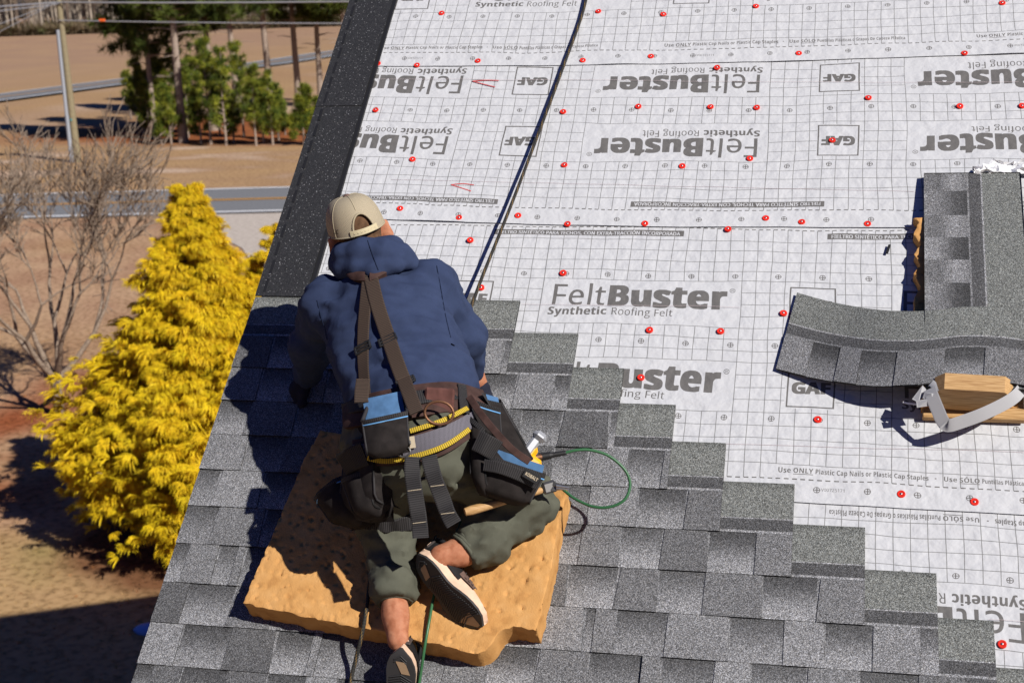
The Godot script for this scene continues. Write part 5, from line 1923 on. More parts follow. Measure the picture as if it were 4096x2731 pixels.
func make_cap(P: Node3D, hc: Vector3, R: Vector3, U: Vector3, B: Vector3) -> void:
	# panels of mesh round the back, an arched opening, a strap and the brim in front
	var c := hc + U * 0.012
	var f := func(az: float, el: float) -> Vector3:
		# az 0 at the back, el 0 at the rim .. 1 at the crown
		var a := el * PI / 2.0
		var rr := pow(cos(a), 0.62)
		var lobe := 1.0 + 0.012 * cos(az * 6.0) * (1.0 - el)
		return c + (B * cos(az) * 0.114 + R * sin(az) * 0.0945) * rr * lobe + U * (sin(a) * 0.112 - 0.012 - 0.016 * cos(az) * (1.0 - el))
	var st := mb()
	st.set_smooth_group(1)
	var na := 120
	var ne := 30
	for i in na:
		for j in ne:
			var a0 := TAU * i / na
			var a1 := TAU * (i + 1) / na
			var mid := (wrapf((a0 + a1) / 2.0, -PI, PI) - 0.05) / 0.4
			var em := (j + 0.5) / ne / 0.37
			if mid * mid + em * em < 1.0: continue
			var p := [f.call(a0, float(j) / ne), f.call(a0, float(j + 1) / ne), f.call(a1, float(j + 1) / ne), f.call(a1, float(j) / ne)]
			var uv := [Vector2(a0 / TAU * 2.0, float(j) / ne), Vector2(a0 / TAU * 2.0, float(j + 1) / ne), Vector2(a1 / TAU * 2.0, float(j + 1) / ne), Vector2(a1 / TAU * 2.0, float(j) / ne)]
			quad_uv(st, p, uv)
	var cap := rpart("cap", fin(st), M["cap_mesh"], P)
	var sub := func(n: String, s: SurfaceTool, m: Material) -> void:
		var o := MeshInstance3D.new()
		o.name = n
		o.mesh = fin(s)
		o.material_override = m
		cap.add_child(o, true)
	var bind := mb()
	var pts := []
	for i in 21:
		var t := PI * i / 20.0
		pts.append(f.call(0.05 - cos(t) * 0.4, sin(t) * 0.37) + B * 0.001)
	tube(bind, pts, 0.0035, 6, true)
	var rim := []
	for i in 61: rim.append(f.call(0.46 + (TAU - 0.82) * i / 60.0, 0.0))
	tube(bind, rim, 0.0028, 6, true)
	sub.call("binding", bind, M["cap_plain"])
	for k in 6:
		var s := mb()
		var sp := []
		var az := PI / 6.0 + k * PI / 3.0 + (0.52 if k % 2 else 0.52)
		for i in 15: sp.append(f.call(az, lerpf(0.45 if absf(wrapf(az, -PI, PI)) < 0.5 else 0.02, 0.98, i / 14.0)))
		tube(s, sp, 0.0017, 5, false)
		sub.call("seam", s, M["cap_plain"])
	var bt := mb()
	lathe(bt, f.call(0.0, 0.99), Basis(R, B, U), [Vector2(0.012, -0.002), Vector2(0.011, 0.003), Vector2(0.006, 0.006), Vector2(0.0, 0.007)], 12)
	sub.call("button", bt, M["mesh_brown"])
	var sp := []
	var sn := []
	for i in 13:
		var az := lerpf(-0.46, 0.56, i / 12.0)
		var p: Vector3 = f.call(az, 0.04)
		sp.append(p + (p - c).normalized() * 0.001 + U * 0.002)
		sn.append((B * cos(az) + R * sin(az)).normalized())
	var stp := mb()
	ribbon(stp, sp, sn, 0.02, 0.003)
	sub.call("snap_strap", stp, M["cap_strap"])
	for i in 7:
		var d := mb()
		var az := lerpf(-0.3, 0.4, i / 6.0)
		var p: Vector3 = f.call(az, 0.04) + U * 0.002
		var nn := (B * cos(az) + R * sin(az)).normalized()
		lathe(d, p + nn * 0.0042, Basis(U.cross(nn), U, nn), [Vector2(0.0034, -0.001), Vector2(0.0028, 0.0008), Vector2(0.0018, 0.0008), Vector2(0.0012, -0.0003), Vector2(0.0, -0.0003)], 9)
		sub.call("snap_stud", d, M["cap_strap"])
	# front panel of plain cloth under the mesh, and the brim
	var br := mb()
	br.set_smooth_group(1)
	var bp := func(i: int, j: int) -> Vector3:
		var az := PI + lerpf(-1.15, 1.15, i / 16.0)
		var p: Vector3 = f.call(az, 0.0)
		var out := (B * cos(az) * 0.8 + -B * 0.6).normalized()
		var l := 0.072 * sqrt(maxf(0.0, 1.0 - pow((i - 8) / 8.0, 2.0))) * j / 4.0
		return p + out * l - U * (0.012 * j / 4.0 + 0.02 * pow((i - 8) / 8.0, 2.0) * j / 4.0)
	for i in 16:
		for j in 4:
			quad(br, bp.call(i, j), bp.call(i, j + 1), bp.call(i + 1, j + 1), bp.call(i + 1, j))
			quad(br, bp.call(i, j) - U * 0.004, bp.call(i + 1, j) - U * 0.004, bp.call(i + 1, j + 1) - U * 0.004, bp.call(i, j + 1) - U * 0.004)
	sub.call("brim", br, M["mesh_brown"])
	# two embroidered letters on the lower left panel
	var v := text_mesh("LC", true, "Droid Serif")
	var lt := mb()
	for i in range(0, v.size(), 3):
		var q := []
		for j in 3:
			var a: Vector3 = v[i + j]
			var az := -0.98 + (a.x + a.y * 0.25) * 0.27
			var p: Vector3 = f.call(az, 0.13 + a.y * 0.16)
			q.append(p + (p - c).normalized() * 0.0022)
		tri(lt, q[0], q[1], q[2])
	sub.call("embroidery", lt, M["black"])


# a trainer: heel and toe are the ends of the sole's underside, n points out of the sole; in_side turns the curve
func shoe(P: Node3D, heel: Vector3, toe: Vector3, n: Vector3, in_side: float, fat: float) -> void:
	var L := heel.distance_to(toe)
	var t := (toe - heel) / L
	n = (n - t * t.dot(n)).normalized()
	var s := t.cross(n) * in_side
	var up := -n
	L = maxf(L, 0.29)
	var wid := func(x: float) -> float:
		# half width along the sole, 0 at the heel .. 1 at the toe
		var k := [0.0, 0.024, 0.033, 0.036, 0.035, 0.034, 0.037, 0.044, 0.049, 0.05, 0.045, 0.031, 0.0]
		var q := x * 12.0
		var i := mini(int(q), 11)
		return lerpf(k[i], k[i + 1], q - i) * fat
	var ctr := func(x: float) -> Vector3: return heel + t * L * x + s * (0.012 * sin(x * PI) - 0.004) + up * (0.014 * pow(maxf(x - 0.72, 0.0) / 0.28, 2.0) + 0.008 * pow(maxf(0.12 - x, 0.0) / 0.12, 2.0))
	var N := 36
	var ring_at := func(x: float, grow: float, h: float) -> Array:
		var w: float = wid.call(x) + grow
		return [(ctr.call(x) as Vector3) - s * w + up * h, (ctr.call(x) as Vector3) + s * w + up * h]
	var slab := func(h0: float, h1: float, g0: float, g1: float) -> SurfaceTool:
		var st := mb()
		for i in N:
			var a := pow(float(i) / N, 1.0)
			var b := float(i + 1) / N
			var l0: Array = ring_at.call(a, g0, h0)
			var l1: Array = ring_at.call(b, g0, h0)
			var u0: Array = ring_at.call(a, g1, h1)
			var u1: Array = ring_at.call(b, g1, h1)
			st.set_smooth_group(1)
			quad(st, l0[0], l1[0], l1[1], l0[1])
			quad(st, u0[0], u0[1], u1[1], u1[0])
			st.set_smooth_group(2)
			quad(st, l0[0], u0[0], u1[0], l1[0])
			quad(st, l0[1], l1[1], u1[1], u0[1])
		for x in [0.0, 1.0]:
			var l: Array = ring_at.call(x, g0, h0)
			var u: Array = ring_at.call(x, g1, h1)
			quad(st, l[0], l[1], u[1], u[0])
		return st
	var sh := Node3D.new()
	sh.name = "shoe"
	P.add_child(sh, true)
	sh.position = -(P.get_meta("base") as Vector3)
	var sub := func(nm: String, st, m: Material) -> void:
		var o := MeshInstance3D.new()
		o.name = nm
		o.mesh = fin(st) if st is SurfaceTool else st
		o.material_override = m
		sh.add_child(o, true)
	sub.call("outsole", slab.call(0.0, 0.007, 0.003, 0.004), M["rubber"])
	sub.call("midsole", slab.call(0.007, 0.03, 0.003, 0.0), M["cream"])
	# herringbone tread bars
	for i in 17:
		var x := 0.07 + i * 0.052
		if x > 0.12 and x < 0.24 or x > 0.83: continue
		var w: float = wid.call(x) * 0.82
		var bar := mb()
		for sg in [-1.0, 1.0]:
			var p: Vector3 = (ctr.call(x) as Vector3) - up * 0.0012
			var q: Vector3 = (ctr.call(x + 0.045) as Vector3) + s * w * sg - up * 0.0012
			for k in 2: tube(bar, [p + t * 0.008 * k, q + t * 0.008 * k], 0.0022, 4, true)
		sub.call("tread_bar", bar, M["rubber"])
	# gum inserts: a triangle under the heel and a patch under the toe
	for a in [[0.13, 0.26, 0.5], [0.8, 0.97, 0.75]]:
		var g := mb()
		var p0: Vector3 = (ctr.call(a[0]) as Vector3)
		var p1: Vector3 = (ctr.call(a[1]) as Vector3)
		var w0: float = wid.call(a[0]) * a[2]
		var w1: float = wid.call(a[1]) * 0.7
		var o := -up * 0.0022
		if a[0] < 0.5:
			tri(g, p0 + s * w0 * 0.9 + o, p1 + s * w1 * 0.1 + o, p0 - s * w0 * 0.9 + o)
			tri(g, p0 + s * w0 * 0.9 + o, p1 + s * w1 * 1.0 + o, p1 + s * w1 * 0.1 + o)
		else: quad(g, p0 - s * w0 * 0.6 + o, p0 + s * w0 + o, p1 + s * w1 + o, p1 - s * w1 * 0.6 + o)
		sub.call("gum_insert", g, M["gum"])
	# upper
	var hgt := func(x: float) -> float:
		var k := [0.08, 0.096, 0.102, 0.103, 0.102, 0.098, 0.09, 0.08, 0.069, 0.058, 0.048, 0.036, 0.02]
		var q := x * 12.0
		var i := mini(int(q), 11)
		return lerpf(k[i], k[i + 1], q - i)
	var shell := func(x0: float, x1: float, f0: float, f1: float, grow: float) -> SurfaceTool:
		var st := mb()
		st.set_smooth_group(1)
		for i in 24:
			for j in 18:
				var q := []
				for e in [[0, 0], [0, 1], [1, 1], [1, 0]]:
					var x := lerpf(x0, x1, (i + e[0]) / 24.0)
					var f := lerpf(f0, f1, (j + e[1]) / 18.0)
					var a := f * PI
					var w: float = wid.call(x) * 0.98 + grow
					var hh: float = hgt.call(x) + grow
					q.append((ctr.call(x) as Vector3) + s * cos(a) * w * (1.0 if absf(cos(a)) < 0.97 else 1.0) + up * (0.026 + (hh - 0.026) * pow(sin(a), 0.75)))
				quad(st, q[0], q[1], q[2], q[3])
		return st
	sub.call("upper", shell.call(0.0, 1.0, 0.0, 1.0, -0.001), M["cream"])
	sub.call("collar", shell.call(0.0, 0.48, 0.03, 0.97, 0.004), M["black"])
	sub.call("tongue", shell.call(0.34, 0.7, 0.36, 0.64, 0.003), M["black"])
	for g in [[0.04, 0.32], [0.68, 0.96]]: sub.call("side_panel", shell.call(0.44, 0.66, g[0] + 0.05, g[1] - 0.05, 0.0055), M["mesh_brown"])
	for k in 4: sub.call("stripe", shell.call(0.5 + k * 0.05, 0.53 + k * 0.05, 0.12, 0.27, 0.008), M["mesh_brown"])
	for k in 4: sub.call("stripe", shell.call(0.5 + k * 0.05, 0.53 + k * 0.05, 0.73, 0.88, 0.008), M["mesh_brown"])
	sub.call("toe_cap", shell.call(0.86, 1.0, 0.15, 0.85, 0.0015), M["cap_strap"])
	for k in 5:
		var lc := mb()
		var x := 0.42 + k * 0.055
		var p := []
		for j in 7:
			var a := lerpf(0.3, 0.7, j / 6.0) * PI
			p.append((ctr.call(x) as Vector3) + s * cos(a) * (wid.call(x) + 0.004) + up * (0.03 + ((hgt.call(x) as float) - 0.022) * pow(sin(a), 0.75)))
		tube(lc, p, 0.0024, 5, true)
		sub.call("lace", lc, M["black"])
	# heel tab and its loop
	var ht := mb()
	var hp := (ctr.call(0.02) as Vector3) + up * 0.06 - t * 0.004
	box(ht, hp, Vector3(0.034, 0.04, 0.007), Basis(s, up, -t), 0.003)
	sub.call("heel_badge", ht, M["dark_rubber"])
	for k in 3:
		var em := mb()
		box(em, hp - t * 0.0042 + s * (0.007 * (1 - k)) - up * (0.002 * (2 - k) + 0.002), Vector3(0.004, 0.008 + 0.004 * k, 0.0012), Basis(s, up, -t) * Basis(Vector3.BACK, 0.45))
		sub.call("emblem_bar", em, M["cream"])
	var lp := mb()
	tube(lp, [hp + up * 0.018 - s * 0.008, hp + up * 0.045 - t * 0.01, hp + up * 0.018 + s * 0.008], 0.004, 6, true)
	sub.call("pull_loop", lp, M["black"])
	var top := mb()
	var rp := []
	for i in 17:
		var a := TAU * i / 16.0
		rp.append((ctr.call(0.17) as Vector3) + t * cos(a) * 0.047 + s * sin(a) * 0.034 + up * (0.094 + 0.006 * cos(a) * -1.0))
	tube(top, rp, 0.008, 7, false)
	sub.call("collar_rim", top, M["black"])


# ---------- belt, harness, pouches and tools
func drape(s: Soft, a: Array, steps: int, lift := 0.002) -> Array:
	var dir := Vector3(-0.25, 0.55, -0.8).normalized()
	var pts := []
	var nr := []
	for q in smooth_path(a, steps):
		var p := s.cast(q, dir)
		var n := s.grad(p)
		pts.append(p + n * lift)
		nr.append(n)
	# even out the bumps a stiff strap would bridge
	for k in 3:
		var c := pts.duplicate()
		for i in range(1, pts.size() - 1): c[i] = pts[i].lerp((pts[i - 1] + pts[i + 1]) * 0.5, 0.5)
		pts = c
	return [pts, nr]


func strap(t: Node3D, called: String, s: Soft, a: Array, w: float, th: float, m: Material, lift := 0.003, steps := 6) -> void:
	var d := drape(s, a, steps, lift)
	var st := mb()
	ribbon(st, d[0], d[1], w, th)
	rpart(called, fin(st), m, t)


func buckle(t: Node3D, s: Soft, p: Vector3, along: Vector3, w: float, h: float, m: Material) -> void:
	var dir := Vector3(-0.25, 0.55, -0.8).normalized()
	var c := s.cast(p, dir)
	var n := s.grad(c)
	c += n * 0.007
	var y := (along - n * n.dot(along)).normalized()
	var x := y.cross(n)
	var st := mb()
	for e in [[y * h, x, w + 0.012], [-y * h, x, w + 0.012], [x * w * 0.58, y, h * 2.0], [-x * w * 0.58, y, h * 2.0], [Vector3.ZERO, x, w + 0.006]]:
		tube(st, [c + e[0] - e[1] * e[2] / 2.0, c + e[0] + e[1] * e[2] / 2.0], 0.0045, 6, true)
	rpart("buckle", fin(st), m, t)


# a padded band round the torso: rows of points (left to right) that share heights along the body
func band(t: Node3D, called: String, s: Soft, top: Array, bottom: Array, th: float, m: Material, lift := 0.004, uvs := Vector2(1, 1)) -> void:
	var a := drape(s, top, 8, lift)
	var b := drape(s, bottom, 8, lift)
	var st := mb()
	st.set_smooth_group(1)
	var rows := 5
	var n: int = mini(a[0].size(), b[0].size())
	for i in n - 1:
		for j in rows:
			var q := []
			var uv := []
			for e in [[0, 0], [0, 1], [1, 1], [1, 0]]:
				var f := float(j + e[1]) / rows
				var p: Vector3 = (a[0][i + e[0]] as Vector3).lerp(b[0][i + e[0]], f)
				var nn: Vector3 = (a[1][i + e[0]] as Vector3).lerp(b[1][i + e[0]], f).normalized()
				q.append(p + nn * th * pow(sin(PI * clampf(0.12 + f * 0.76, 0, 1)), 0.5))
				uv.append(Vector2(f * uvs.x, (i + e[0]) * uvs.y))
			quad_uv(st, q, uv)
	st.set_smooth_group(-1)
	for i in n - 1:
		for e in [a, b]:
			var p0: Vector3 = e[0][i]
			var p1: Vector3 = e[0][i + 1]
			quad(st, p0 + (e[1][i] as Vector3) * th * 0.6, p1 + (e[1][i + 1] as Vector3) * th * 0.6, p1 - (e[1][i + 1] as Vector3) * 0.012, p0 - (e[1][i] as Vector3) * 0.012)
	rpart(called, fin(st), m, t)


# a cloth pocket from four front corners; dep points into the body; it bulges, and its mouth is open
func pocket(t: Node3D, called: String, tl: Vector3, tr: Vector3, br: Vector3, bl: Vector3, dep: Vector3, bulge: float, m: Material, piped := true, lined := 0.0, label := "") -> MeshInstance3D:
	var st := mb()
	st.set_smooth_group(1)
	var n := 10
	var out := -dep.normalized()
	var w := noisy(int(absf(tl.x) * 900.0), 16.0, 2)
	var F := func(i: int, j: int) -> Vector3:
		var fx := float(i) / n
		var fy := float(j) / n
		var p := tl.lerp(tr, fx).lerp(bl.lerp(br, fx), fy)
		# round the lower corners
		var k := pow(absf(fx - 0.5) * 2.0, 4.0) * pow(fy, 5.0) * 0.16
		p = p.lerp(tl.lerp(tr, fx), k)
		var b := pow(sin(PI * clampf(fx, 0.0, 1.0)), 0.6) * pow(sin(PI * clampf(0.25 + fy * 0.75, 0, 1)), 0.6)
		return p + out * (bulge * b + w.get_noise_3dv(p) * 0.006 * b) + dep * pow(maxf(fy - 0.8, 0.0) / 0.2, 2.0) * 0.45
	for i in n:
		for j in n: quad(st, F.call(i, j), F.call(i, j + 1), F.call(i + 1, j + 1), F.call(i + 1, j))
	st.set_smooth_group(2)
	for j in n:
		quad(st, F.call(0, j), (F.call(0, j) as Vector3) + dep, (F.call(0, j + 1) as Vector3) + dep, F.call(0, j + 1))
		quad(st, F.call(n, j), F.call(n, j + 1), (F.call(n, j + 1) as Vector3) + dep, (F.call(n, j) as Vector3) + dep)
	for i in n:
		quad(st, F.call(i, n), (F.call(i, n) as Vector3) + dep * 0.6, (F.call(i + 1, n) as Vector3) + dep * 0.6, F.call(i + 1, n))
	st.set_smooth_group(-1)
	quad(st, tl + dep, tr + dep, br + dep, bl + dep)
	var body := rpart(called, fin(st), m, t, label)
	var sub := func(nm: String, s: SurfaceTool, mm: Material) -> void:
		var o := MeshInstance3D.new()
		o.name = nm
		o.mesh = fin(s)
		o.material_override = mm
		body.add_child(o, true)
	var edge := []
	for i in n + 1: edge.append(F.call(i, 0))
	var hem := mb()
	var en := edge.map(func(_p): return out)
	var dn := (bl - tl).normalized()
	ribbon(hem, edge.map(func(p): return p + dn * 0.007), en, 0.014, 0.003)
	sub.call("hem", hem, M["web_black"])
	if piped:
		var pp := mb()
		tube(pp, edge.map(func(p): return p + dn * 0.017 + out * 0.002), 0.0022, 5, true)
		sub.call("piping", pp, M["piping"])
	for sd in [0, n]:
		var sp := []
		for j in n + 1: sp.append(F.call(sd, j))
		var bd := mb()
		tube(bd, sp, 0.0035, 5, true)
		sub.call("binding", bd, M["web_black"])
	if lined > 0.0:
		var ln := mb()
		var u := -dn * lined
		ln.set_smooth_group(1)
		for i in 6:
			for j in 3:
				var q := []
				for e in [[0, 0], [0, 1], [1, 1], [1, 0]]:
					var fx: float = (i + e[0]) / 6.0
					var fy: float = (j + e[1]) / 3.0
					q.append(tl.lerp(tr, lerpf(0.06, 0.94, fx)) + dep * (0.75 - 0.2 * sin(fx * PI)) + u * (1.0 - fy) - u * 0.25 * fy)
				quad(ln, q[0], q[1], q[2], q[3])
		sub.call("lining", ln, M["blue_cloth"])
	return body


func d_ring(t: Node3D, called: String, c: Vector3, x: Vector3, y: Vector3, r: float, th: float, m: Material) -> void:
	var st := mb()
	var pts := []
	for i in 25:
		var a := TAU * i / 24.0
		pts.append(c + x * cos(a) * r + y * sin(a) * r * 0.82)
	tube(st, pts, th, 7, false)
	rpart(called, fin(st), m, t)


func make_gear() -> void:
	var both := soft(0.06)
	for o in hoodie.bones.slice(0, 6) + pants.bones.slice(0, 2): both.add(o[0], o[1], o[2] + 0.004, o[3] + 0.004)
	var smoothh := soft(0.055)
	for o in hoodie.bones: smoothh.add(o[0], o[1], o[2] + 0.003, o[3] + 0.003)
	var out := Vector3(0.25, -0.55, 0.8).normalized()
	# suspenders with their shoulder yoke
	var T := roof_thing("tool_belt", Vector3(0.884, -0.463, 0.580), "black padded tool belt with pouches and brown suspenders around the man's waist", "tool belt")
	strap(T, "suspender", smoothh, [Vector3(0.659, -0.002, 0.600), Vector3(0.675, -0.128, 0.600), Vector3(0.691, -0.247, 0.600), Vector3(0.714, -0.362, 0.600), Vector3(0.745, -0.473, 0.600), Vector3(0.762, -0.528, 0.600)], 0.041, 0.0035, M["webbing"])
	strap(T, "suspender", smoothh, [Vector3(0.675, -0.045, 0.605), Vector3(0.721, -0.157, 0.605), Vector3(0.782, -0.282, 0.605), Vector3(0.839, -0.395, 0.605), Vector3(0.892, -0.495, 0.605), Vector3(0.919, -0.545, 0.605)], 0.045, 0.0042, M["webbing"], 0.005)
	buckle(T, smoothh, Vector3(0.704, -0.314, 0.600), UP_T, 0.044, 0.012, M["black"])
	buckle(T, smoothh, Vector3(0.778, -0.284, 0.600), Vector3(-0.5, 0.87, 0), 0.046, 0.012, M["black"])
	buckle(T, smoothh, Vector3(0.865, -0.435, 0.600), Vector3(-0.5, 0.87, 0), 0.046, 0.008, M["black"])
	for a in [[Vector3(0.575, -0.012, 0.600), Vector3(0.612, -0.013, 0.600), Vector3(0.652, -0.018, 0.600), Vector3(0.587, -0.026, 0.600), Vector3(0.616, -0.051, 0.600), Vector3(0.661, -0.059, 0.600)], [Vector3(0.665, -0.009, 0.600), Vector3(0.694, -0.009, 0.600), Vector3(0.724, -0.001, 0.600), Vector3(0.675, -0.059, 0.600), Vector3(0.693, -0.048, 0.600), Vector3(0.723, -0.023, 0.600)]]:
		band(T, "shoulder_yoke", smoothh, a.slice(0, 3), a.slice(3, 6), 0.012, M["leather"], 0.004)
	# padded belt
	band(T, "belt_pad", both, [Vector3(0.660, -0.448, 0.500), Vector3(0.790, -0.480, 0.600), Vector3(0.913, -0.463, 0.620), Vector3(1.011, -0.436, 0.600), Vector3(1.063, -0.386, 0.500)], [Vector3(0.682, -0.543, 0.500), Vector3(0.813, -0.587, 0.600), Vector3(0.935, -0.576, 0.620), Vector3(1.029, -0.541, 0.600), Vector3(1.092, -0.480, 0.500)], 0.014, M["leather"], 0.005)
	strap(T, "belt_webbing", both, [Vector3(0.668, -0.480, 0.500), Vector3(0.799, -0.523, 0.600), Vector3(0.923, -0.515, 0.620), Vector3(1.020, -0.487, 0.600), Vector3(1.077, -0.434, 0.500)], 0.05, 0.004, M["web_black"], 0.018)
	var pad := mb()
	var hc_: Vector3 = both.cast(Vector3(0.980, -0.497, 0.600), -out) + out * 0.02
	box(pad, hc_ + out * 0.006, Vector3(0.088, 0.076, 0.016), Basis(Vector3(0.97, 0.1, -0.2).normalized(), out.cross(Vector3(0.97, 0.1, -0.2).normalized()), out).orthonormalized(), 0.006)
	rpart("hammer_loop_pad", fin(pad), M["red_leather"], T)
	d_ring(T, "hammer_ring", Vector3(0.997, -0.559, 0.630), Vector3(0.96, 0.2, -0.1), Vector3(-0.2, 0.75, 0.6), 0.042, 0.0042, M["copper"])
	strap(T, "belt_loop", both, [Vector3(1.025, -0.449, 0.600), Vector3(1.039, -0.502, 0.600), Vector3(1.055, -0.555, 0.600)], 0.032, 0.004, M["web_black"], 0.022)
	for e in [[Vector3(0.869, -0.447, 0.640), Vector3(0.904, -0.513, 0.655), Vector3(0.939, -0.578, 0.655)], [Vector3(0.738, -0.443, 0.620), Vector3(0.749, -0.494, 0.635), Vector3(0.759, -0.539, 0.640)]]:
		var se := mb()
		var sp := smooth_path(e, 5)
		ribbon(se, sp, sp.map(func(_p): return out), 0.042, 0.003)
		rpart("suspender_end", fin(se), M["webbing"], T)
	# rear left pocket
	var dep := Vector3(-0.1, 0.25, -0.62).normalized()
	pocket(T, "rear_pocket", Vector3(0.781, -0.611, 0.655), Vector3(0.908, -0.573, 0.655), Vector3(0.938, -0.704, 0.640), Vector3(0.823, -0.738, 0.640), -out * 0.045, 0.022, M["canvas"], true, 0.07, "black pocket with a pale blue lining")
	for a in [[Vector3(0.782, -0.614, 0.655), Vector3(0.781, -0.528, 0.640)], [Vector3(0.911, -0.576, 0.655), Vector3(0.885, -0.504, 0.640)]]:
		var s := mb()
		tube(s, [a[0], (a[0] as Vector3).lerp(a[1], 0.5) - out * 0.015, a[1] - out * 0.035], 0.006, 6, true)
		rpart("pocket_edge", fin(s), M["web_black"], T)
	# left pouch, hanging at his left hip
	pocket(T, "left_pouch", Vector3(0.670, -0.491, 0.500), Vector3(0.788, -0.584, 0.600), Vector3(0.830, -0.837, 0.500), Vector3(0.679, -0.797, 0.400), Vector3(0.03, 0.03, -0.08), 0.02, M["canvas"], false, 0.0)
	pocket(T, "left_pouch", Vector3(0.572, -0.711, 0.360), Vector3(0.666, -0.668, 0.430), Vector3(0.747, -0.811, 0.410), Vector3(0.647, -0.790, 0.330), Vector3(0.03, 0.03, -0.07), 0.026, M["canvas"], true, 0.03, "small left pocket with blue piping")
	pocket(T, "left_pouch", Vector3(0.688, -0.703, 0.470), Vector3(0.779, -0.699, 0.520), Vector3(0.828, -0.831, 0.500), Vector3(0.756, -0.827, 0.450), Vector3(0.02, 0.03, -0.06), 0.02, M["canvas"], false, 0.0)
	var lw := mb()
	var lwp := smooth_path([Vector3(0.693, -0.676, 0.510), Vector3(0.741, -0.675, 0.550), Vector3(0.782, -0.673, 0.575)], 4)
	ribbon(lw, lwp, lwp.map(func(_p): return out), 0.07, 0.004)
	rpart("pouch_webbing", fin(lw), M["web_black"], T)
	# right pouch: the long back bag, the tall side pocket and the big front pocket
	pocket(T, "right_pouch", Vector3(1.028, -0.404, 0.500), Vector3(1.121, -0.392, 0.440), Vector3(1.259, -0.590, 0.370), Vector3(1.091, -0.704, 0.440), Vector3(-0.03, 0.08, -0.1), 0.02, M["canvas"], false, 0.0)
	pocket(T, "right_pouch", Vector3(1.050, -0.439, 0.530), Vector3(1.128, -0.432, 0.470), Vector3(1.150, -0.537, 0.460), Vector3(1.089, -0.562, 0.520), Vector3(-0.01, 0.05, -0.06), 0.016, M["canvas"], true, 0.03, "upper right pocket with a blue lining")
	pocket(T, "right_pouch", Vector3(1.063, -0.511, 0.545), Vector3(1.115, -0.555, 0.545), Vector3(1.139, -0.743, 0.480), Vector3(1.092, -0.728, 0.480), Vector3(0.0, 0.04, -0.09), 0.016, M["canvas"], false, 0.0)
	pocket(T, "right_pouch", Vector3(1.127, -0.624, 0.520), Vector3(1.288, -0.624, 0.420), Vector3(1.236, -0.727, 0.380), Vector3(1.102, -0.730, 0.460), Vector3(-0.02, 0.06, -0.1), 0.034, M["canvas"], true, 0.022, "big right front pocket with blue piping and a maker's tab")
	var wb := mb()
	ribbon(wb, smooth_path([Vector3(1.104, -0.606, 0.565), Vector3(1.136, -0.619, 0.560), Vector3(1.162, -0.620, 0.530)], 5), [out, out, out, out, out, out, out, out, out, out, out], 0.062, 0.003)
	rpart("pouch_webbing", fin(wb), M["web_black"], T)
	var wb2 := mb()
	var wbp := smooth_path([Vector3(1.129, -0.665, 0.525), Vector3(1.178, -0.670, 0.520), Vector3(1.232, -0.674, 0.490), Vector3(1.275, -0.669, 0.435)], 5)
	ribbon(wb2, wbp, wbp.map(func(_p): return out), 0.034, 0.003)
	rpart("pouch_webbing", fin(wb2), M["web_black"], T)
	# flap edge running down the right bag
	var fl := mb()
	var fp := smooth_path([Vector3(1.053, -0.448, 0.550), Vector3(1.105, -0.516, 0.555), Vector3(1.160, -0.572, 0.540), Vector3(1.205, -0.604, 0.510), Vector3(1.246, -0.614, 0.470)], 6)
	ribbon(fl, fp, fp.map(func(_p): return out), 0.022, 0.005)
	rpart("flap_binding", fin(fl), M["leather"], T)
	# maker's tab with its name
	var tb := mb()
	var c0 := Vector3(1.265, -0.675, 0.487)
	var tx := (Vector3(1.275, -0.672, 0.465) - Vector3(1.241, -0.662, 0.485)).normalized()
	var ty := out.cross(tx).normalized()
	if ty.y < 0: ty = -ty
	var tn := tx.cross(ty).normalized()
	if tn.dot(out) < 0: tn = -tn
	box(tb, c0, Vector3(0.052, 0.026, 0.004), Basis(tx, ty, tx.cross(ty)), 0.001)
	rpart("maker_tab", fin(tb), M["black"], T)
	var v := text_mesh("KOBALT", true)
	var x0 := 1e9
	var x1 := -1e9
	for p in v:
		x0 = minf(x0, p.x)
		x1 = maxf(x1, p.x)
	var k := 0.04 / (x1 - x0)
	var lt := mb()
	for i in range(0, v.size(), 3):
		var q := []
		for j in 3: q.append(c0 + tn * 0.0028 + tx * (v[i + j].x - (x0 + x1) / 2.0) * k + ty * (v[i + j].y) * k * 1.25)
		tri(lt, q[0], q[1], q[2])
	rpart("lettering", fin(lt), M["paper"], T)
	# fall harness: waist band with yellow edges, dorsal ring and hanging leg straps
	var H := roof_thing("safety_harness", Vector3(0.934, -0.665, 0.600), "grey harness belt with yellow edging and dangling black leg straps", "harness")
	band(H, "waist_pad", both, [Vector3(0.718, -0.580, 0.500), Vector3(0.848, -0.636, 0.620), Vector3(0.941, -0.610, 0.620), Vector3(1.007, -0.564, 0.600), Vector3(1.055, -0.484, 0.550)], [Vector3(0.749, -0.663, 0.500), Vector3(0.869, -0.729, 0.600), Vector3(0.956, -0.711, 0.600), Vector3(1.028, -0.682, 0.600), Vector3(1.080, -0.589, 0.550)], 0.014, M["leather"], 0.004)
	band(H, "waist_webbing", both, [Vector3(0.729, -0.595, 0.500), Vector3(0.853, -0.663, 0.620), Vector3(0.947, -0.638, 0.620), Vector3(1.012, -0.593, 0.600), Vector3(1.059, -0.514, 0.550)], [Vector3(0.745, -0.643, 0.500), Vector3(0.861, -0.706, 0.600), Vector3(0.951, -0.684, 0.600), Vector3(1.023, -0.652, 0.600), Vector3(1.070, -0.564, 0.550)], 0.006, M["web_grey"], 0.019, Vector2(0.3, 0.45))
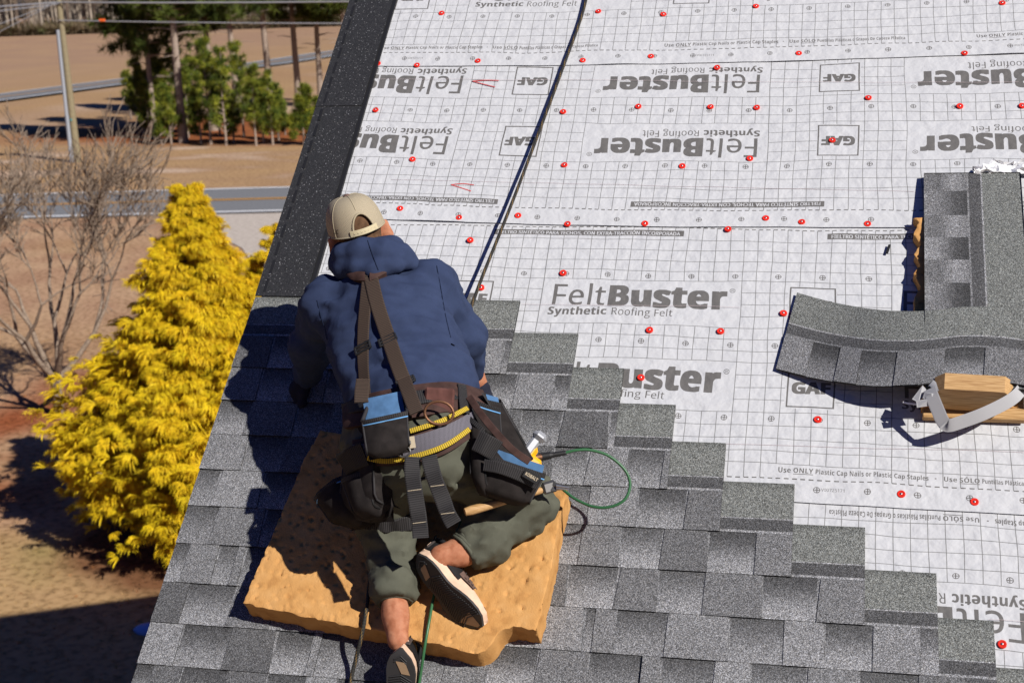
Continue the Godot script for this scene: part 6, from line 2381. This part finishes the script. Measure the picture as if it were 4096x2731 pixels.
	for a in [[Vector3(0.811, -0.702, 0.600), Vector3(0.870, -0.724, 0.620), Vector3(0.959, -0.702, 0.620), Vector3(1.023, -0.655, 0.600), Vector3(1.058, -0.571, 0.550)], [Vector3(0.925, -0.627, 0.620), Vector3(0.974, -0.609, 0.620), Vector3(1.009, -0.575, 0.600), Vector3(1.045, -0.514, 0.560)]]: strap(H, "yellow_edging", both, a, 0.015, 0.004, M["web_yellow"], 0.026)
	var lab := mb()
	var lc: Vector3 = both.cast(Vector3(0.916, -0.651, 0.600), -out)
	var ln := both.grad(lc)
	var lx := Vector3(0.97, 0.22, 0.0)
	lx = (lx - ln * ln.dot(lx)).normalized()
	box(lab, lc + ln * 0.031, Vector3(0.05, 0.034, 0.0015), Basis(lx, ln.cross(lx), ln))
	rpart("sewn_label", fin(lab), M["paper"], H)
	var bx := mb()
	box(bx, lc + ln * 0.036 - lx * 0.012, Vector3(0.052, 0.014, 0.008), Basis(lx, ln.cross(lx), ln), 0.003)
	rpart("slide_bar", fin(bx), M["dark_steel"], H)
	d_ring(H, "small_ring", lc + ln * 0.037 + Vector3(0.0, -0.03, 0), lx, ln.cross(lx), 0.018, 0.003, M["dark_steel"])
	for e in [[Vector3(0.937, -0.694, 0.600), Vector3(0.942, -0.738, 0.590), Vector3(0.953, -0.784, 0.570), Vector3(0.963, -0.826, 0.545), Vector3(0.971, -0.860, 0.520), Vector3(0.977, -0.899, 0.500)], [Vector3(0.984, -0.689, 0.600), Vector3(0.999, -0.729, 0.590), Vector3(1.017, -0.766, 0.570), Vector3(1.035, -0.800, 0.545), Vector3(1.051, -0.831, 0.530), Vector3(1.069, -0.855, 0.510)]]:
		var hs := mb()
		var hsp := smooth_path(e, 5)
		var hn := []
		for i in hsp.size(): hn.append((out + Vector3(0.2 * sin(i * 0.55), 0, 0)).normalized())
		ribbon(hs, hsp, hn, 0.046, 0.004)
		rpart("hanging_strap", fin(hs), M["web_black"], H)
		for q in [10, 20]:
			var bt := mb()
			var c: Vector3 = hsp[q] + out * 0.0045
			tube(bt, [c - Vector3(0.019, 0.004, 0), c + Vector3(0.019, 0.004, 0)], 0.0012, 4, true)
			rpart("stitching", fin(bt), M["paper"], H)
	var lp: Vector3 = pants.cast(Vector3(0.960, -0.734, 0.600), -out)
	d_ring(H, "loop", lp + out * 0.03, Vector3(0.97, 0.2, -0.05), Vector3(-0.18, 0.85, 0.45), 0.042, 0.0048, M["black"])
	strap(H, "thigh_strap", pants, [Vector3(0.729, -0.754, 0.320), Vector3(0.788, -0.781, 0.340), Vector3(0.843, -0.781, 0.340), Vector3(0.880, -0.742, 0.300)], 0.05, 0.005, M["web_black"], 0.004)
	# nail gun tucked behind the right pouch
	var ng := roof_thing("nail_gun", Vector3(1.210, -0.513, 0.340), "yellow and silver air nailer standing in the right pouch", "nail gun")
	var gb := mb()
	var gx := (Vector3(1.242, -0.453, 0.360) - Vector3(1.208, -0.511, 0.350)).normalized()
	var gy := out.cross(gx).normalized()
	var gbz := Basis(gx, gy, gx.cross(gy)).orthonormalized()
	box(gb, Vector3(1.204, -0.524, 0.350), Vector3(0.085, 0.042, 0.05), gbz, 0.012)
	box(gb, Vector3(1.224, -0.538, 0.345), Vector3(0.035, 0.06, 0.04), gbz, 0.01)
	rpart("yellow_housing", fin(gb), M["yellow_tool"], ng)
	var kb := mb()
	lathe(kb, Vector3(1.178, -0.497, 0.350), gbz * Basis(Vector3.UP, PI / 2), [Vector2(0.0, -0.02), Vector2(0.026, -0.018), Vector2(0.03, 0.0), Vector2(0.02, 0.018), Vector2(0.0, 0.02)], 14)
	rpart("trigger_knob", fin(kb), M["yellow_tool"], ng)
	var gh := mb()
	box(gh, Vector3(1.223, -0.495, 0.370), Vector3(0.075, 0.03, 0.03), gbz, 0.007)
	box(gh, Vector3(1.244, -0.471, 0.380), Vector3(0.03, 0.046, 0.038), gbz, 0.012)
	rpart("metal_grip", fin(gh), M["alloy"], ng)
	var fit := mb()
	tube(fit, [Vector3(1.227, -0.516, 0.330), Vector3(1.243, -0.505, 0.320)], 0.009, 10, true)
	rpart("hose_fitting", fin(fit), M["copper"], ng)
	# hatchet through the loop below the right pouch
	var hx := roof_thing("roofing_hatchet", Vector3(1.166, -0.686, 0.360), "roofing hatchet with a wooden handle hanging across the right thigh", "hatchet")
	var hd := mb()
	var h0 := Vector3(1.062, -0.753, 0.400)
	var h1 := Vector3(1.279, -0.621, 0.330)
	var hp := []
	var hr := []
	for i in 13:
		var f := i / 12.0
		hp.append(h0.lerp(h1, f) + Vector3(0, -0.004, 0.004) * sin(f * PI))
		hr.append(0.0 if i == 0 else lerpf(0.0145, 0.0105, smoothstep(0.0, 0.6, f)) - (0.003 if i == 12 else 0.0))
	hr[0] = 0.0115
	tube(hd, hp, hr, 12, true)
	rpart("handle", fin(hd), M["wood"], hx)
	var ax := (h1 - h0).normalized()
	var ay := out.cross(ax).normalized()
	var hz := mb()
	var hb := Basis(ax, ay, ax.cross(ay)).orthonormalized()
	box(hz, Vector3(1.287, -0.619, 0.335), Vector3(0.045, 0.036, 0.02), hb, 0.006)
	var bl := [Vector3(1.265, -0.613, 0.340), Vector3(1.300, -0.605, 0.345), Vector3(1.346, -0.618, 0.340), Vector3(1.343, -0.622, 0.335), Vector3(1.297, -0.632, 0.335)]
	for i in range(1, 4):
		tri(hz, bl[0] + out * 0.004, bl[i] + out * 0.003, bl[i + 1] + out * 0.003)
		tri(hz, bl[0] - out * 0.004, bl[i + 1] - out * 0.003, bl[i] - out * 0.003)
	for i in 5: quad(hz, bl[i] + out * 0.003, bl[i] - out * 0.003, bl[(i + 1) % 5] - out * 0.003, bl[(i + 1) % 5] + out * 0.003)
	rpart("head", fin(hz), M["dark_steel"], hx)
	for e in [[Vector3(1.310, -0.620, 0.345), Vector3(1.349, -0.622, 0.342)], [Vector3(1.310, -0.624, 0.340), Vector3(1.347, -0.625, 0.337)]]:
		var cl := mb()
		tube(cl, [e[0], e[1]], [0.005, 0.0025], 6, true)
		rpart("claw", fin(cl), M["steel"], hx)


func _ready() -> void:
	rng.seed = 4711
	noise.seed = 12
	noise.frequency = 0.05
	noise.fractal_octaves = 3
	noise.noise_type = FastNoiseLite.TYPE_SIMPLEX_SMOOTH
	# camera
	var cam := Camera3D.new()
	cam.name = "camera"
	cam.transform = Transform3D(Basis(Vector3(0.9749, -0.0363, -0.2195), Vector3(-0.0199, 0.9683, -0.2489), Vector3(0.2216, 0.247, 0.9433)).orthonormalized(), Vector3(2.1117, 9.0, 4.6187))
	cam.fov = 26.99
	cam.near = 0.05
	cam.far = 2000.0
	var at := CameraAttributesPhysical.new()
	at.frustum_focal_length = 50.0
	at.frustum_focus_distance = 4.7
	at.exposure_aperture = 5.4
	at.frustum_near = 0.05
	at.frustum_far = 2000.0
	cam.attributes = at
	cam.fov = 26.99
	add_child(cam)
	# sky and exposure
	var env := Environment.new()
	env.background_mode = Environment.BG_SKY
	var sky := ProceduralSkyMaterial.new()
	sky.sky_top_color = Color(0.16, 0.33, 0.72)
	sky.sky_horizon_color = Color(0.55, 0.68, 0.86)
	sky.sky_curve = 0.12
	sky.ground_bottom_color = Color(0.22, 0.17, 0.12)
	sky.ground_horizon_color = Color(0.4, 0.34, 0.28)
	sky.sky_energy_multiplier = 0.58
	sky.ground_energy_multiplier = 0.5
	sky.sun_angle_max = 1.0
	env.sky = Sky.new()
	env.sky.sky_material = sky
	env.tonemap_mode = Environment.TONE_MAPPER_LINEAR
	env.tonemap_exposure = 1.2
	env.sdfgi_enabled = true
	env.ssao_enabled = true
	env.ssil_enabled = true
	var we := WorldEnvironment.new()
	we.name = "environment"
	we.environment = env
	add_child(we)
	var sun := DirectionalLight3D.new()
	sun.name = "sun"
	sun.light_energy = 1.6
	sun.light_color = Color(1.0, 0.98, 0.955)
	sun.light_angular_distance = 0.53
	sun.shadow_enabled = true
	var to := Vector3(0.655, 0.62, 0.42).normalized()
	sun.basis = Basis.looking_at(-to, Vector3.UP)
	add_child(sun)
	make_materials()
	land_patch("ground", -46.0, 14.0, -92.0, 30.0, 0.55, 0.0)
	land_patch("field", -560.0, 460.0, -560.0, 60.0, 5.0, -0.12)
	roads()
	make_house()
	far_wood()
	pines()
	bare_tree(Vector3(-14.60, 0.00, -22.45), "leafless grey-barked tree left of the yellow cypress", 5, 7.6, 6, 6, M["pale_bark"], 0.62, "", 0.66)
	gold_cypress(Vector3(-8.28, 0.00, -16.78), 5.7, 2.3, 15000, 21, "big golden cypress with a pointed top beside the roof")
	gold_cypress(Vector3(-11.74, 0.00, -28.57), 3.1, 1.3, 2400, 22, "smaller golden shrub half hidden behind the roof edge")
	utility_pole()
	lawn_bits()
	kneel_pad()
	shingle_pile()
	ropes()
	make_person()
	make_gear()
